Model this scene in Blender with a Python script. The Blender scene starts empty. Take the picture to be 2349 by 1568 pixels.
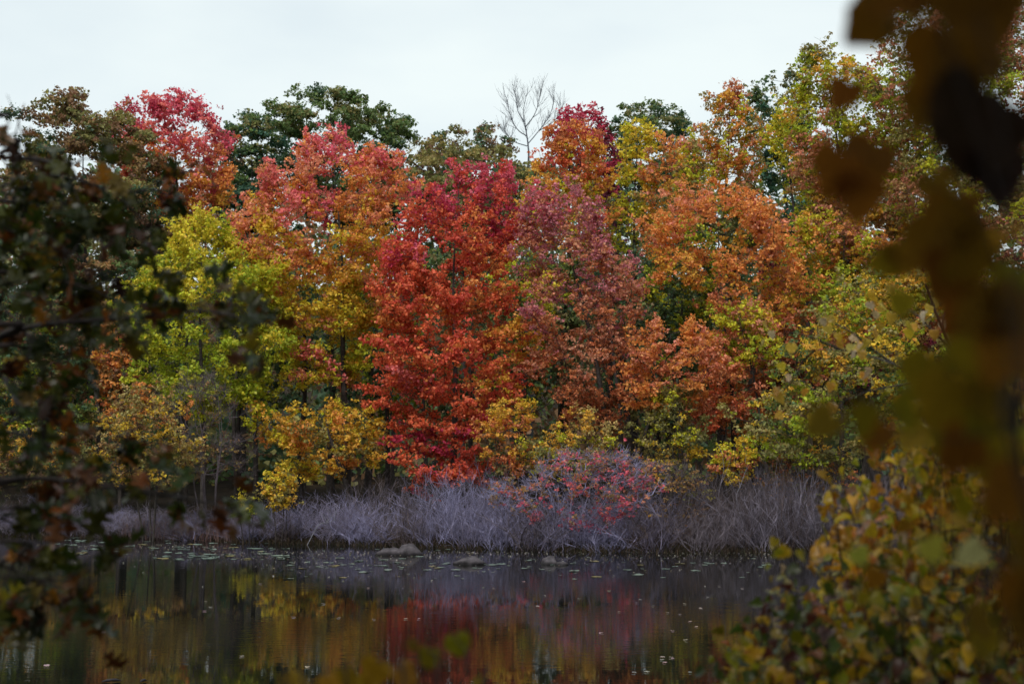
import bpy, math, random
import numpy as np
from mathutils import Vector, Matrix

random.seed(7)
rng = np.random.default_rng(7)
S = bpy.context.scene
COL = S.collection

# ------------------------------------------------------------------ camera
EYE = 3.5                                   # metres above the water
PITCH = math.atan(231 / 3262)
cam_d = bpy.data.cameras.new('camera')
cam = bpy.data.objects.new('camera', cam_d); COL.objects.link(cam)
cam.location = (0, 0, EYE)
cam.rotation_euler = (math.pi / 2 + PITCH, 0, 0)
cam_d.sensor_width = 36; cam_d.lens = 50
cam_d.clip_start = .05; cam_d.clip_end = 2000
cam_d.dof.use_dof = True; cam_d.dof.focus_distance = 33; cam_d.dof.aperture_fstop = 2.0
S.camera = cam

# ------------------------------------------------------------------ sky
SUN_EL, SUN_AZ = math.radians(52), math.radians(200)   # azimuth clockwise from +Y: behind the camera, to the left
W = bpy.data.worlds.new('World'); S.world = W; W.use_nodes = True
nt = W.node_tree; N = nt.nodes; L = nt.links; N.clear()
out = N.new('ShaderNodeOutputWorld'); bg = N.new('ShaderNodeBackground')
sky = N.new('ShaderNodeTexSky'); sky.sky_type = 'NISHITA'; sky.sun_disc = False
sky.sun_elevation = SUN_EL; sky.sun_rotation = SUN_AZ; sky.dust_density = 2.0
tc = N.new('ShaderNodeTexCoord'); mp = N.new('ShaderNodeMapping'); mp.inputs['Scale'].default_value = (1, 1, 2.6)
nz = N.new('ShaderNodeTexNoise'); nz.inputs['Scale'].default_value = 2.6; nz.inputs['Detail'].default_value = 5
rp = N.new('ShaderNodeMapRange')
rp.inputs['From Min'].default_value = .30; rp.inputs['From Max'].default_value = .62
rp.inputs['To Min'].default_value = .68; rp.inputs['To Max'].default_value = .97
mx = N.new('ShaderNodeMix'); mx.data_type = 'RGBA'
mx.inputs['B'].default_value = (6.15, 6.75, 6.75, 1)
L.new(tc.outputs['Generated'], mp.inputs['Vector']); L.new(mp.outputs[0], nz.inputs['Vector'])
L.new(nz.outputs['Fac'], rp.inputs['Value']); L.new(rp.outputs[0], mx.inputs['Factor'])
L.new(sky.outputs[0], mx.inputs['A']); L.new(mx.outputs['Result'], bg.inputs['Color'])
bg.inputs['Strength'].default_value = .10
L.new(bg.outputs[0], out.inputs[0])

sun_d = bpy.data.lights.new('sun', 'SUN'); sun_d.energy = 1.5; sun_d.angle = math.radians(14)
sun_d.color = (1, .95, .88)
sun = bpy.data.objects.new('sun', sun_d); COL.objects.link(sun)
sd = Vector((math.sin(SUN_AZ) * math.cos(SUN_EL), math.cos(SUN_AZ) * math.cos(SUN_EL), math.sin(SUN_EL)))
sun.rotation_euler = sd.to_track_quat('Z', 'Y').to_euler()
sun.location = sd * 60

vs = S.view_settings
vs.view_transform = 'Standard'; vs.look = 'None'; vs.exposure = .55; vs.gamma = 1; vs.use_curve_mapping = False
S.cycles.max_bounces = 5; S.cycles.diffuse_bounces = 3; S.cycles.glossy_bounces = 3
S.cycles.transmission_bounces = 3; S.cycles.transparent_max_bounces = 4
S.cycles.use_denoising = True

# ------------------------------------------------------------------ helpers
FV = 3262.0; CP, SP = math.cos(PITCH), math.sin(PITCH)
def at(px, py, D):
    """world point on the vertical plane y = D for a point measured on the 2349 x 1568 photograph"""
    u = (px - 1174.5) / FV; v = (784 - py) / FV
    dy = CP - v * SP; dz = SP + v * CP
    k = D / dy
    return Vector((u * k, D, EYE + dz * k))
def mpp(D): return D / FV

def link(o, parent=None):
    COL.objects.link(o)
    if parent is not None: o.parent = parent
    return o
def tag(o, label=None, cat=None, group=None, kind=None):
    if label: o['label'] = label
    if cat: o['category'] = cat
    if group: o['group'] = group
    if kind: o['kind'] = kind
    return o
def empty(name, loc):
    o = bpy.data.objects.new(name, None); o.location = loc; o.empty_display_size = .2
    return link(o)

def np_mesh(name, verts, faces, mat, col=None, smooth=False, uv=None):
    """verts (n,3); faces (m,k) array with one k; col (m,3) per face"""
    me = bpy.data.meshes.new(name)
    verts = np.ascontiguousarray(verts, dtype=np.float32); faces = np.ascontiguousarray(faces, dtype=np.int32)
    n, (m, k) = len(verts), faces.shape
    me.vertices.add(n); me.vertices.foreach_set('co', verts.ravel())
    me.loops.add(m * k); me.loops.foreach_set('vertex_index', faces.ravel())
    me.polygons.add(m); me.polygons.foreach_set('loop_start', np.arange(0, m * k, k, dtype=np.int32))
    if smooth: me.polygons.foreach_set('use_smooth', np.ones(m, dtype=bool))
    if col is not None:
        a = me.attributes.new('col', 'FLOAT_COLOR', 'FACE')
        c4 = np.ones((m, 4), np.float32); c4[:, :3] = col
        a.data.foreach_set('color', c4.ravel())
    if uv is not None:
        l = me.uv_layers.new(name='uv'); l.data.foreach_set('uv', np.ascontiguousarray(uv[faces.ravel()], dtype=np.float32).ravel())
    me.update(calc_edges=True)
    me.materials.append(mat)
    return me

def unit(a): return a / np.maximum(np.linalg.norm(a, axis=-1, keepdims=True), 1e-9)

class Tubes:
    """thin round members collected into one mesh"""
    def __init__(s): s.v = []; s.f = []; s.n = 0
    def edges(s, A, B, ra, rb, sides=3):
        A = np.asarray(A, float); B = np.asarray(B, float)
        ra = np.broadcast_to(np.asarray(ra, float), (len(A),)); rb = np.broadcast_to(np.asarray(rb, float), (len(A),))
        d = unit(B - A)
        h = np.where(np.abs(d[:, 2:3]) > .9, np.array([[1., 0, 0]]), np.array([[0, 0, 1.]]))
        p = unit(np.cross(d, h)); q = np.cross(d, p)
        an = np.arange(sides) * 2 * math.pi / sides
        ring = p[:, None, :] * np.cos(an)[None, :, None] + q[:, None, :] * np.sin(an)[None, :, None]
        va = A[:, None] + ring * ra[:, None, None]; vb = B[:, None] + ring * rb[:, None, None]
        v = np.concatenate([va, vb], 1).reshape(-1, 3)
        base = (np.arange(len(A)) * 2 * sides)[:, None, None] + s.n
        i = np.arange(sides); j = (i + 1) % sides
        f = np.stack([i, j, j + sides, i + sides], 1)[None] + base
        s.v.append(v); s.f.append(f.reshape(-1, 4)); s.n += len(v)
    def path(s, pts, radii, sides=5):
        """one continuous tapered tube"""
        P = np.asarray(pts, float); R = np.asarray(radii, float)
        d = unit(np.gradient(P, axis=0))
        up = np.array([0.31, .2, 1.]) if abs(d[0, 2]) < .9 else np.array([1., .1, .1])
        p = unit(np.cross(d, up)); q = np.cross(d, p)
        an = np.arange(sides) * 2 * math.pi / sides
        ring = p[:, None, :] * np.cos(an)[None, :, None] + q[:, None, :] * np.sin(an)[None, :, None]
        v = (P[:, None] + ring * R[:, None, None]).reshape(-1, 3)
        i = np.arange(sides); j = (i + 1) % sides
        f = np.concatenate([np.stack([k * sides + i, k * sides + j, (k + 1) * sides + j, (k + 1) * sides + i], 1) for k in range(len(P) - 1)])
        s.v.append(v); s.f.append(f + s.n); s.n += len(v)
    def mesh(s, name, mat): return np_mesh(name, np.concatenate(s.v), np.concatenate(s.f), mat, smooth=True)
    def build(s, name, mat, parent=None): return link(bpy.data.objects.new(name, s.mesh(name, mat)), parent)

def spline(pts, n=6):
    """Catmull-Rom through the points"""
    P = [Vector(p) for p in pts]; P = [P[0] * 2 - P[1]] + P + [P[-1] * 2 - P[-2]]
    o = []
    for i in range(1, len(P) - 2):
        for k in range(n):
            t = k / n
            a, b, c, d = P[i - 1], P[i], P[i + 1], P[i + 2]
            o.append(.5 * ((2 * b) + (c - a) * t + (2 * a - 5 * b + 4 * c - d) * t * t + (3 * b - a - 3 * c + d) * t ** 3))
    o.append(P[-2])
    return np.array([tuple(p) for p in o])

# ------------------------------------------------------------------ materials
def newmat(name):
    m = bpy.data.materials.new(name); m.use_nodes = True
    t = m.node_tree; b = t.nodes['Principled BSDF']
    return m, t, b
def leafmat(name, src='attr', rough=.5, spec=.3, trans=.32, vein=False, tint=1.25):
    m, t, b = newmat(name); n = t.nodes; l = t.links
    if src == 'attr':
        c = n.new('ShaderNodeAttribute'); c.attribute_name = 'col'; cs = c.outputs['Color']
    else:
        c = n.new('ShaderNodeObjectInfo'); cs = c.outputs['Color']
    if vein:
        u = n.new('ShaderNodeUVMap'); sp = n.new('ShaderNodeSeparateXYZ'); l.new(u.outputs[0], sp.inputs[0])
        ab = n.new('ShaderNodeMath'); ab.operation = 'ABSOLUTE'; l.new(sp.outputs[0], ab.inputs[0])
        m1 = n.new('ShaderNodeMath'); m1.operation = 'MULTIPLY_ADD'; l.new(ab.outputs[0], m1.inputs[0]); m1.inputs[1].default_value = -5.5
        m2 = n.new('ShaderNodeMath'); m2.operation = 'MULTIPLY'; l.new(sp.outputs[1], m2.inputs[0]); m2.inputs[1].default_value = 6.5
        l.new(m2.outputs[0], m1.inputs[2])
        fr = n.new('ShaderNodeMath'); fr.operation = 'FRACT'; l.new(m1.outputs[0], fr.inputs[0])
        lt = n.new('ShaderNodeMath'); lt.operation = 'LESS_THAN'; l.new(fr.outputs[0], lt.inputs[0]); lt.inputs[1].default_value = .1
        l2 = n.new('ShaderNodeMath'); l2.operation = 'LESS_THAN'; l.new(ab.outputs[0], l2.inputs[0]); l2.inputs[1].default_value = .018
        mxx = n.new('ShaderNodeMath'); mxx.operation = 'MAXIMUM'; l.new(lt.outputs[0], mxx.inputs[0]); l.new(l2.outputs[0], mxx.inputs[1])
        no = n.new('ShaderNodeTexNoise'); no.inputs['Scale'].default_value = 5; l.new(u.outputs[0], no.inputs['Vector'])
        mr = n.new('ShaderNodeMapRange'); mr.inputs['From Min'].default_value = .3; mr.inputs['From Max'].default_value = .7
        mr.inputs['To Min'].default_value = .7; mr.inputs['To Max'].default_value = 1.2; l.new(no.outputs['Fac'], mr.inputs['Value'])
        vm = n.new('ShaderNodeMath'); vm.operation = 'MULTIPLY_ADD'; l.new(mxx.outputs[0], vm.inputs[0]); vm.inputs[1].default_value = -.35
        l.new(mr.outputs[0], vm.inputs[2])
        mul = n.new('ShaderNodeVectorMath'); mul.operation = 'SCALE'; l.new(cs, mul.inputs[0]); l.new(vm.outputs[0], mul.inputs['Scale'])
        cs = mul.outputs[0]
    l.new(cs, b.inputs['Base Color'])
    b.inputs['Roughness'].default_value = rough; b.inputs['Specular IOR Level'].default_value = spec
    tr = n.new('ShaderNodeBsdfTranslucent'); g = n.new('ShaderNodeVectorMath'); g.operation = 'SCALE'; g.inputs['Scale'].default_value = tint
    l.new(cs, g.inputs[0]); l.new(g.outputs[0], tr.inputs['Color'])
    mix = n.new('ShaderNodeMixShader'); mix.inputs[0].default_value = trans
    l.new(b.outputs[0], mix.inputs[1]); l.new(tr.outputs[0], mix.inputs[2]); l.new(mix.outputs[0], n['Material Output'].inputs[0])
    return m
def plainmat(name, c1, c2, scale=6, rough=.85, spec=.2, bump=0, detail=6):
    m, t, b = newmat(name); n = t.nodes; l = t.links
    tcx = n.new('ShaderNodeTexCoord'); no = n.new('ShaderNodeTexNoise'); no.inputs['Scale'].default_value = scale; no.inputs['Detail'].default_value = detail
    l.new(tcx.outputs['Object'], no.inputs['Vector'])
    r = n.new('ShaderNodeValToRGB'); r.color_ramp.elements[0].position = .33; r.color_ramp.elements[1].position = .67
    r.color_ramp.elements[0].color = (*c1, 1); r.color_ramp.elements[1].color = (*c2, 1)
    l.new(no.outputs['Fac'], r.inputs[0]); l.new(r.outputs[0], b.inputs['Base Color'])
    b.inputs['Roughness'].default_value = rough; b.inputs['Specular IOR Level'].default_value = spec
    if bump:
        bp = n.new('ShaderNodeBump'); bp.inputs['Strength'].default_value = 1; bp.inputs['Distance'].default_value = bump
        l.new(no.outputs['Fac'], bp.inputs['Height']); l.new(bp.outputs[0], b.inputs['Normal'])
    return m

M_LEAF = leafmat('far_leaf', rough=.5, spec=.24)
M_LEAFO = leafmat('near_leaf', 'obj', rough=.36, spec=.5, trans=.42, vein=True)
M_LEAFA = leafmat('near_leaf_mass', 'attr', rough=.36, spec=.5, trans=.42, vein=True)
M_LEAFV = leafmat('vine_leaf', 'obj', rough=.6, spec=.12, trans=.6, vein=True)
M_BARK = plainmat('bark', (.035, .030, .028), (.075, .065, .06), 9, .9, .15, .01)
M_BARKB = plainmat('weathered_bark', (.08, .09, .11), (.14, .15, .18), 9, .9, .15)
M_BARKP = plainmat('pale_bark', (.17, .17, .20), (.28, .28, .33), 9, .8, .2)
def twigmat(name, dark, pale, brown):
    """twig bark: mottled, and browner or paler from shrub to shrub"""
    m = plainmat(name, dark, pale, 2.6, .78, .22); t = m.node_tree; n = t.nodes; l = t.links
    b = n['Principled BSDF']; src = b.inputs['Base Color'].links[0].from_socket
    oi = n.new('ShaderNodeObjectInfo'); mr = n.new('ShaderNodeMapRange'); mr.inputs['From Min'].default_value = .45; mr.inputs['From Max'].default_value = 1; mr.inputs['To Max'].default_value = .8
    l.new(oi.outputs['Random'], mr.inputs['Value'])
    mx = n.new('ShaderNodeMix'); mx.data_type = 'RGBA'; l.new(mr.outputs[0], mx.inputs['Factor']); l.new(src, mx.inputs['A']); mx.inputs['B'].default_value = (*brown, 1)
    l.new(mx.outputs['Result'], b.inputs['Base Color'])
    return m
M_TWIG = twigmat('grey_twig', (.13, .122, .185), (.42, .405, .65), (.15, .12, .145))
M_TWIGB = twigmat('brown_twig', (.06, .045, .05), (.18, .15, .17), (.09, .06, .05))
M_TWIGM = twigmat('mixed_twig', (.10, .085, .10), (.30, .27, .35), (.13, .095, .085))
M_NTWIG = plainmat('near_twig', (.018, .013, .012), (.05, .04, .04), 14, .7, .3)
M_SOIL = plainmat('leaf_litter_soil', (.010, .008, .006), (.034, .022, .013), 2.5, .95, .1, .03)
M_ROCK = plainmat('granite', (.035, .031, .035), (.10, .088, .10), 5, .8, .25, .03, 9)
def wet_line(m):
    """the band that lapping water keeps wet is darker"""
    t = m.node_tree; n = t.nodes; l = t.links; b = n['Principled BSDF']; src = b.inputs['Base Color'].links[0].from_socket
    tcx = n.new('ShaderNodeTexCoord'); sp = n.new('ShaderNodeSeparateXYZ'); l.new(tcx.outputs['Object'], sp.inputs[0])
    mr = n.new('ShaderNodeMapRange'); mr.inputs['From Min'].default_value = .05; mr.inputs['From Max'].default_value = .12; mr.inputs['To Min'].default_value = .35; mr.inputs['To Max'].default_value = 1
    l.new(sp.outputs[2], mr.inputs['Value']); v = n.new('ShaderNodeVectorMath'); v.operation = 'SCALE'; l.new(src, v.inputs[0]); l.new(mr.outputs[0], v.inputs['Scale']); l.new(v.outputs[0], b.inputs['Base Color'])
wet_line(M_ROCK)
M_PAD = leafmat('lily_pad', 'obj', rough=.3, spec=.6, trans=.05)
M_GRASS = leafmat('dry_grass', 'attr', rough=.6, spec=.2, trans=.25)

def watermat():
    m, t, b = newmat('pond_water'); n = t.nodes; l = t.links
    b.inputs['Base Color'].default_value = (.006, .007, .006, 1); b.inputs['Roughness'].default_value = .02
    b.inputs['IOR'].default_value = 1.333; b.inputs['Specular IOR Level'].default_value = .26
    tcx = n.new('ShaderNodeTexCoord')
    mp = n.new('ShaderNodeMapping'); mp.inputs['Scale'].default_value = (.8, 2.2, 1); l.new(tcx.outputs['Object'], mp.inputs[0])
    no = n.new('ShaderNodeTexNoise'); no.inputs['Scale'].default_value = 2.6; no.inputs['Detail'].default_value = 3; l.new(mp.outputs[0], no.inputs['Vector'])
    big = n.new('ShaderNodeTexNoise'); big.inputs['Scale'].default_value = .12; l.new(mp.outputs[0], big.inputs['Vector'])
    mr = n.new('ShaderNodeMapRange'); mr.inputs['From Min'].default_value = .4; mr.inputs['From Max'].default_value = .62
    mr.inputs['To Min'].default_value = .15; mr.inputs['To Max'].default_value = 1; l.new(big.outputs['Fac'], mr.inputs['Value'])
    bp = n.new('ShaderNodeBump'); bp.inputs['Distance'].default_value = .0034
    l.new(mr.outputs[0], bp.inputs['Strength']); l.new(no.outputs['Fac'], bp.inputs['Height']); l.new(bp.outputs[0], b.inputs['Normal'])
    return m
M_WATER = watermat()

# ------------------------------------------------------------------ ground and water
def sstep(a, b, x):
    t = np.clip((x - a) / (b - a), 0, 1); return t * t * (3 - 2 * t)
SHX = np.array([-200, -30, -16.5, -9, -4, -1, 2, 6, 11, 30, 200.])
SHY = np.array([ 62,  56,  53.5, 50.5, 48.6, 47.3, 46.4, 46.2, 46.0, 44, 46.])
def shore(x): return np.interp(x, SHX, SHY)
def near_shore(x): return 8 + .55 * np.clip(x - 1.5, 0, 40) + .25 * np.clip(-3 - x, 0, 40)
def ground_h(x, y):
    x = np.asarray(x, float); y = np.asarray(y, float)
    s = y - shore(x); n = near_shore(x) - y
    far = .35 * sstep(-1.2, 2.5, s) + .045 * np.clip(s - 2, 0, 28) + .08 * np.clip(s - 30, 0, 20) + .24 * np.clip(s - 50, 0, 90)
    near = 1.9 * sstep(-1, 6.5, n) + .5 * sstep(-1.2, .8, n)
    wob = .10 * np.sin(x * .9 + y * .37) * np.sin(y * .71 - x * .23)
    return -.55 + .45 * sstep(-2.5, 0, s) + far + near + wob * np.where((s > 1) | (n > 1), 1, .2)
gx = np.concatenate([np.linspace(-400, -45, 24)[:-1], np.linspace(-45, 45, 150), np.linspace(45, 400, 24)[1:]])
gy = np.concatenate([np.linspace(-160, -8, 14)[:-1], np.linspace(-8, 14, 40)[:-1], np.linspace(14, 42, 16)[:-1], np.linspace(42, 76, 70)[:-1], np.linspace(76, 500, 40)])
GX, GY = np.meshgrid(gx, gy); GZ = ground_h(GX, GY)
nx, ny = len(gx), len(gy)
idx = np.arange(nx * ny).reshape(ny, nx)
gf = np.stack([idx[:-1, :-1], idx[:-1, 1:], idx[1:, 1:], idx[1:, :-1]], -1).reshape(-1, 4)
g = link(bpy.data.objects.new('ground', np_mesh('ground', np.stack([GX, GY, GZ], -1).reshape(-1, 3), gf, M_SOIL, smooth=True)))
tag(g, kind='structure')
w = link(bpy.data.objects.new('water', np_mesh('water', [(-400, -20, 0), (400, -20, 0), (400, 64, 0), (-400, 64, 0)], [(0, 1, 2, 3)], M_WATER)))
tag(w, kind='structure')

# ------------------------------------------------------------------ leaf masses
def leaf_quads(P, nrm, size, ratio=.72, fold=.25):
    """folded rhombic leaves: centres P, normals nrm"""
    n = len(P)
    r = unit(rng.normal(size=(n, 3)) + np.array([0, 0, -.5]))
    t = unit(np.cross(nrm, np.cross(r, nrm))); b = np.cross(nrm, t)
    Ls = size[:, None] * .5; Ws = Ls * ratio
    up = nrm * (Ls * fold)
    v = np.stack([P - t * Ls, P + b * Ws + up - t * Ls * .15, P + t * Ls, P - b * Ws + up - t * Ls * .15], 1).reshape(-1, 3)
    f = np.arange(n * 4).reshape(n, 4)
    return v, f

C = dict(
    pink=(.76, .20, .18), rose=(.68, .13, .18), crimson=(.50, .05, .10), scarlet=(.64, .11, .07), red=(.70, .16, .07),
    orange=(.74, .30, .08), salmon=(.77, .30, .17), amber=(.71, .40, .06), gold=(.69, .47, .05), yellow=(.67, .55, .05),
    ygreen=(.52, .50, .035), lime=(.37, .43, .035), green=(.13, .19, .06), dgreen=(.075, .135, .07), bgreen=(.06, .14, .09),
    olive=(.21, .20, .07), khaki=(.32, .27, .09), brown=(.24, .14, .075), tan=(.36, .22, .09), mauve=(.52, .18, .21),
    rust=(.54, .19, .08), dusty=(.58, .25, .15), maroon=(.17, .02, .045), plum=(.20, .05, .09), cream=(.55, .42, .16))
def cols(names): return np.array([C[k] for k in names.split()])

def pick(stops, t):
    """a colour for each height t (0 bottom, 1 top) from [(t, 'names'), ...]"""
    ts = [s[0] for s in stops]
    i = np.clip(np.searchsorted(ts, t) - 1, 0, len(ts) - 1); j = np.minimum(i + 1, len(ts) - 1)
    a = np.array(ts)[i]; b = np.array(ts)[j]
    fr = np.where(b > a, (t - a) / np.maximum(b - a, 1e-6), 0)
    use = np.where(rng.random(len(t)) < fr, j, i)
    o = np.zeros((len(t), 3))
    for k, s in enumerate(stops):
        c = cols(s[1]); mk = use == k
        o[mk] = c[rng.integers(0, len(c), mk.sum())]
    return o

N_LEAVES = 0
def tree(name, label, cat, D, rows, stops, dens=1.0, leaf=.18, clump=None, flat=.5, depth=.75, patches=(), holes=(), bark=None,
         trunk_x=None, trunk_r=None, group=None, style='spray', bare=0.0, stems=1, low=None):
    """A tree or shrub. rows: (y, x left, x right) of its crown measured on the photograph and turned into metres at distance D."""
    global N_LEAVES
    k = mpp(D)
    rows = sorted(rows, key=lambda r: -r[0])                        # bottom first
    Z = np.array([at(1174.5, r[0], D).z for r in rows])
    XC = np.array([at((r[1] + r[2]) / 2, r[0], D).x for r in rows])
    R = np.array([(r[2] - r[1]) / 2 * k for r in rows])
    H = Z[-1] - Z[0]
    area = float(np.sum((Z[1:] - Z[:-1]) * (R[1:] + R[:-1])))
    s0 = (clump * .85 if clump else float(np.clip(.10 * R.max() + .27, .36, .66)))
    nc = int(max(10, 3.4 * area / (math.pi * s0 * s0 * .6)))
    # clump centres, mostly in the outer shell of the crown
    zz = np.linspace(Z[0], Z[-1], 60); rr = np.interp(zz, Z, R); w = rr + .15 * R.max(); w /= w.sum()
    zc = rng.choice(zz, nc, p=w) + rng.normal(0, H / 60, nc)
    th = rng.random(nc) * 2 * math.pi
    rho = np.sqrt(rng.random(nc)) * .35 + .65 * rng.random(nc) ** .28
    rc = np.maximum(np.interp(zc, Z, R) * 1.16 - s0 * .18, .05) * (1 + .09 * np.sin(th * 3 + zc * 1.3 + D) + .07 * np.sin(zc * 2.9 + D * 3)) * (.84 + .27 * rng.random(nc))
    xc = np.interp(zc, Z, XC) + np.cos(th) * rho * rc
    yc = D + np.sin(th) * rho * np.maximum(rc, .35) * depth
    zc = np.minimum(zc, Z[-1] - s0 * .1 - .5 * rng.random(nc) ** 2)
    for (hx, hy, hr) in holes:
        h = at(hx, hy, D); kk = np.hypot(xc - h.x, zc - h.z) > hr * k
        xc, yc, zc, th, rho = xc[kk], yc[kk], zc[kk], th[kk], rho[kk]
    nc = len(xc)
    Cc = np.stack([xc, yc, zc], 1)
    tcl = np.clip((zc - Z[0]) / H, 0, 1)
    base_x = at(trunk_x, rows[0][0], D).x if trunk_x is not None else float(np.interp(Z[0] + .3 * H, Z, XC))
    gz = float(ground_h(base_x, D))
    root = empty(name, (base_x, D, gz)); tag(root, label, cat, group)
    # --- woody frame: trunk nodes, then every clump joins the nearest branch
    tr = trunk_r or .0095 * (Z[-1] - gz) + .02
    nodes, par = [], []
    for s in range(stems):
        a0 = s * 2.4 + D; off = (0 if stems == 1 else .12 + .05 * s)
        p = np.array([base_x + math.cos(a0) * off, D + math.sin(a0) * off, gz - .15]); top = Z[-1] - .12 * H
        lean = np.array([np.interp(top, Z, XC) - base_x + (0 if stems == 1 else math.cos(a0) * .5 * R.max()), math.sin(a0) * .3 * R.max() if stems > 1 else 0])
        nseg = max(5, int((top - gz) / .8))
        for i in range(nseg + 1):
            f = i / nseg
            q = np.array([p[0] + lean[0] * f ** 1.3 + .10 * math.sin(f * 9 + D) * f, p[1] + lean[1] * f ** 1.3 + .08 * math.sin(f * 7 + 2 * D) * f, gz - .15 + (top - gz + .15) * f])
            nodes.append(q); par.append(len(nodes) - 2 if i else -1)
    ntr = len(nodes)
    order = np.argsort(np.hypot(xc - base_x, yc - D) - .15 * zc)
    NP = np.zeros((ntr + nc * 3, 3)); NP[:ntr] = nodes; cnt = ntr; tips = []
    for c in order:
        p = Cc[c]; d = p - NP[:cnt]
        cost = np.linalg.norm(d, axis=1) + np.where(d[:, 2] < .15, (.15 - d[:, 2]) * 1.4, 0)
        cost[NP[:cnt, 2] < gz + .12 * (Z[-1] - gz)] += 3
        j = int(np.argmin(cost)); q = NP[j]; prev = j
        for f in (.4, .72, 1.):
            m = q + (p - q) * f; m[2] -= .10 * math.sin(f * math.pi) * np.linalg.norm(p - q); m[:2] += rng.normal(0, .03, 2)
            NP[cnt] = m; par.append(prev); prev = cnt; cnt += 1
        tips.append(prev)
    NP = NP[:cnt]; load = np.ones(cnt)
    for i in range(cnt - 1, 0, -1):
        if par[i] >= 0: load[par[i]] += load[i] * .55
    rad = np.minimum(.006 * np.sqrt(load) + .004, tr)
    for s in range(stems):
        sl = slice(s * (ntr // stems), (s + 1) * (ntr // stems)); f = np.linspace(0, 1, ntr // stems)
        rad[sl] = tr / math.sqrt(stems) * np.maximum((1 - f) ** .8, .1)
    tb = Tubes()
    for s in range(stems):
        n1 = ntr // stems; tb.path(NP[s * n1:(s + 1) * n1], rad[s * n1:(s + 1) * n1], 7)
    e = np.arange(ntr, cnt); pa = np.array(par)[e]
    ra = np.minimum(rad[pa], rad[e] * 1.6)
    tb.edges(NP[pa], NP[e], ra, rad[e], 3)
    # fine twigs inside each clump
    nt_ = int(nc * (2 + 14 * bare)); ci = rng.integers(0, nc, nt_)
    a = Cc[ci] + rng.normal(0, .08, (nt_, 3)); dirv = unit(rng.normal(size=(nt_, 3)) * np.array([1, 1, .5]) + np.array([0, 0, .55]) + unit(Cc[ci] - np.array([base_x, D, gz + .4 * (Z[-1] - gz)])) * .7)
    tb.edges(a, a + dirv * (s0 * (.5 + .6 * rng.random(nt_)))[:, None], .006, .003, 3)
    tob = tb.build('trunk', bark or M_BARK, root); tob.matrix_parent_inverse = Matrix.Translation(root.location).inverted()
    # --- leaves: small sprays gathered in the clumps
    leaf *= .66 + .19 * max(0., min(1., (D - 54) / 18)); nl = int(area * dens * 465 * (.18 / leaf) ** 2 * (1 if low is None else low))
    if nl < 5: return root
    per = 9; nsub = max(1, nl // per)
    si = rng.integers(0, nc, nsub)
    o = unit(rng.normal(size=(nsub, 3))); rad_s = rng.random(nsub) ** .45
    if style == 'dome': o[:, 2] = np.abs(o[:, 2]) * 1.1 - .15
    sz = s0 * (.75 + .5 * rng.random(nc))[si]
    out_d = Cc[si] - np.array([base_x, D, 0]); out_d[:, 2] = 0; out_d = unit(out_d)
    fl = flat + (.95 - flat) * tcl[si] ** 2
    # each clump is a spray: long along its shoot, flat below, upright near the top
    tt = tcl[si][:, None]
    ax = unit(out_d * (1.05 - .85 * tt) + np.array([0, 0, 1.]) * (.12 + .95 * tt ** 1.5) + rng.normal(0, .28, (nc, 3))[si])
    lat = unit(np.cross(ax, np.array([0, 0, 1.]) + rng.normal(0, .15, (nc, 3))[si])); thr = np.cross(lat, ax)
    q = o * rad_s[:, None] * sz[:, None]
    if style == 'dome': SPp = Cc[si] + q * np.array([1, 1, .8])
    else: SPp = Cc[si] + ax * q[:, :1] * 1.30 + lat * q[:, 1:2] * (.95 - .25 * tt) + thr * q[:, 2:3] * (flat * .85 + .15 * tt)
    hd = np.abs(q[:, 0]) / sz
    SPp[:, 2] -= .20 * hd ** 2 * sz * (1 - tcl[si] * .8)
    li = np.repeat(np.arange(nsub), per); n = len(li)
    P = SPp[li] + rng.normal(size=(n, 3)) * (leaf * .62) * np.array([1, 1, .6])
    nr = unit(rng.normal(size=(n, 3)) * .85 + np.array([0, 0, .62]) + o[si[li] * 0 + li] * .35 + out_d[li] * .25)
    size = leaf * (.55 + .9 * rng.random(n))
    # colour: by height in the crown, then clump, spray and single leaf
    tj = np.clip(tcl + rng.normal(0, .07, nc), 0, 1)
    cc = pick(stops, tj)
    for (px, py, pr, names, prob) in patches:
        h = at(px, py, D); near = np.exp(-((xc - h.x) ** 2 + (zc - h.z) ** 2) / (2 * (pr * k * .75) ** 2)) * prob
        mk = rng.random(nc) < near
        cc[mk] = cols(names)[rng.integers(0, len(names.split()), mk.sum())]
    sub_c = cc[si].copy(); ch = rng.random(nsub) < .28
    sub_c[ch] = pick(stops, tj[si[ch]])
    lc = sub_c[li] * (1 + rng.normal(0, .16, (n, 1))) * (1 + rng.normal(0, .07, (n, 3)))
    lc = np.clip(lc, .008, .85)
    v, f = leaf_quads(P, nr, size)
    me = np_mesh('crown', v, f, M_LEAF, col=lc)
    cr = link(bpy.data.objects.new('crown', me), root); cr['kind'] = 'stuff'
    cr.matrix_parent_inverse = Matrix.Translation(root.location).inverted()
    N_LEAVES += n
    return root

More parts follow.
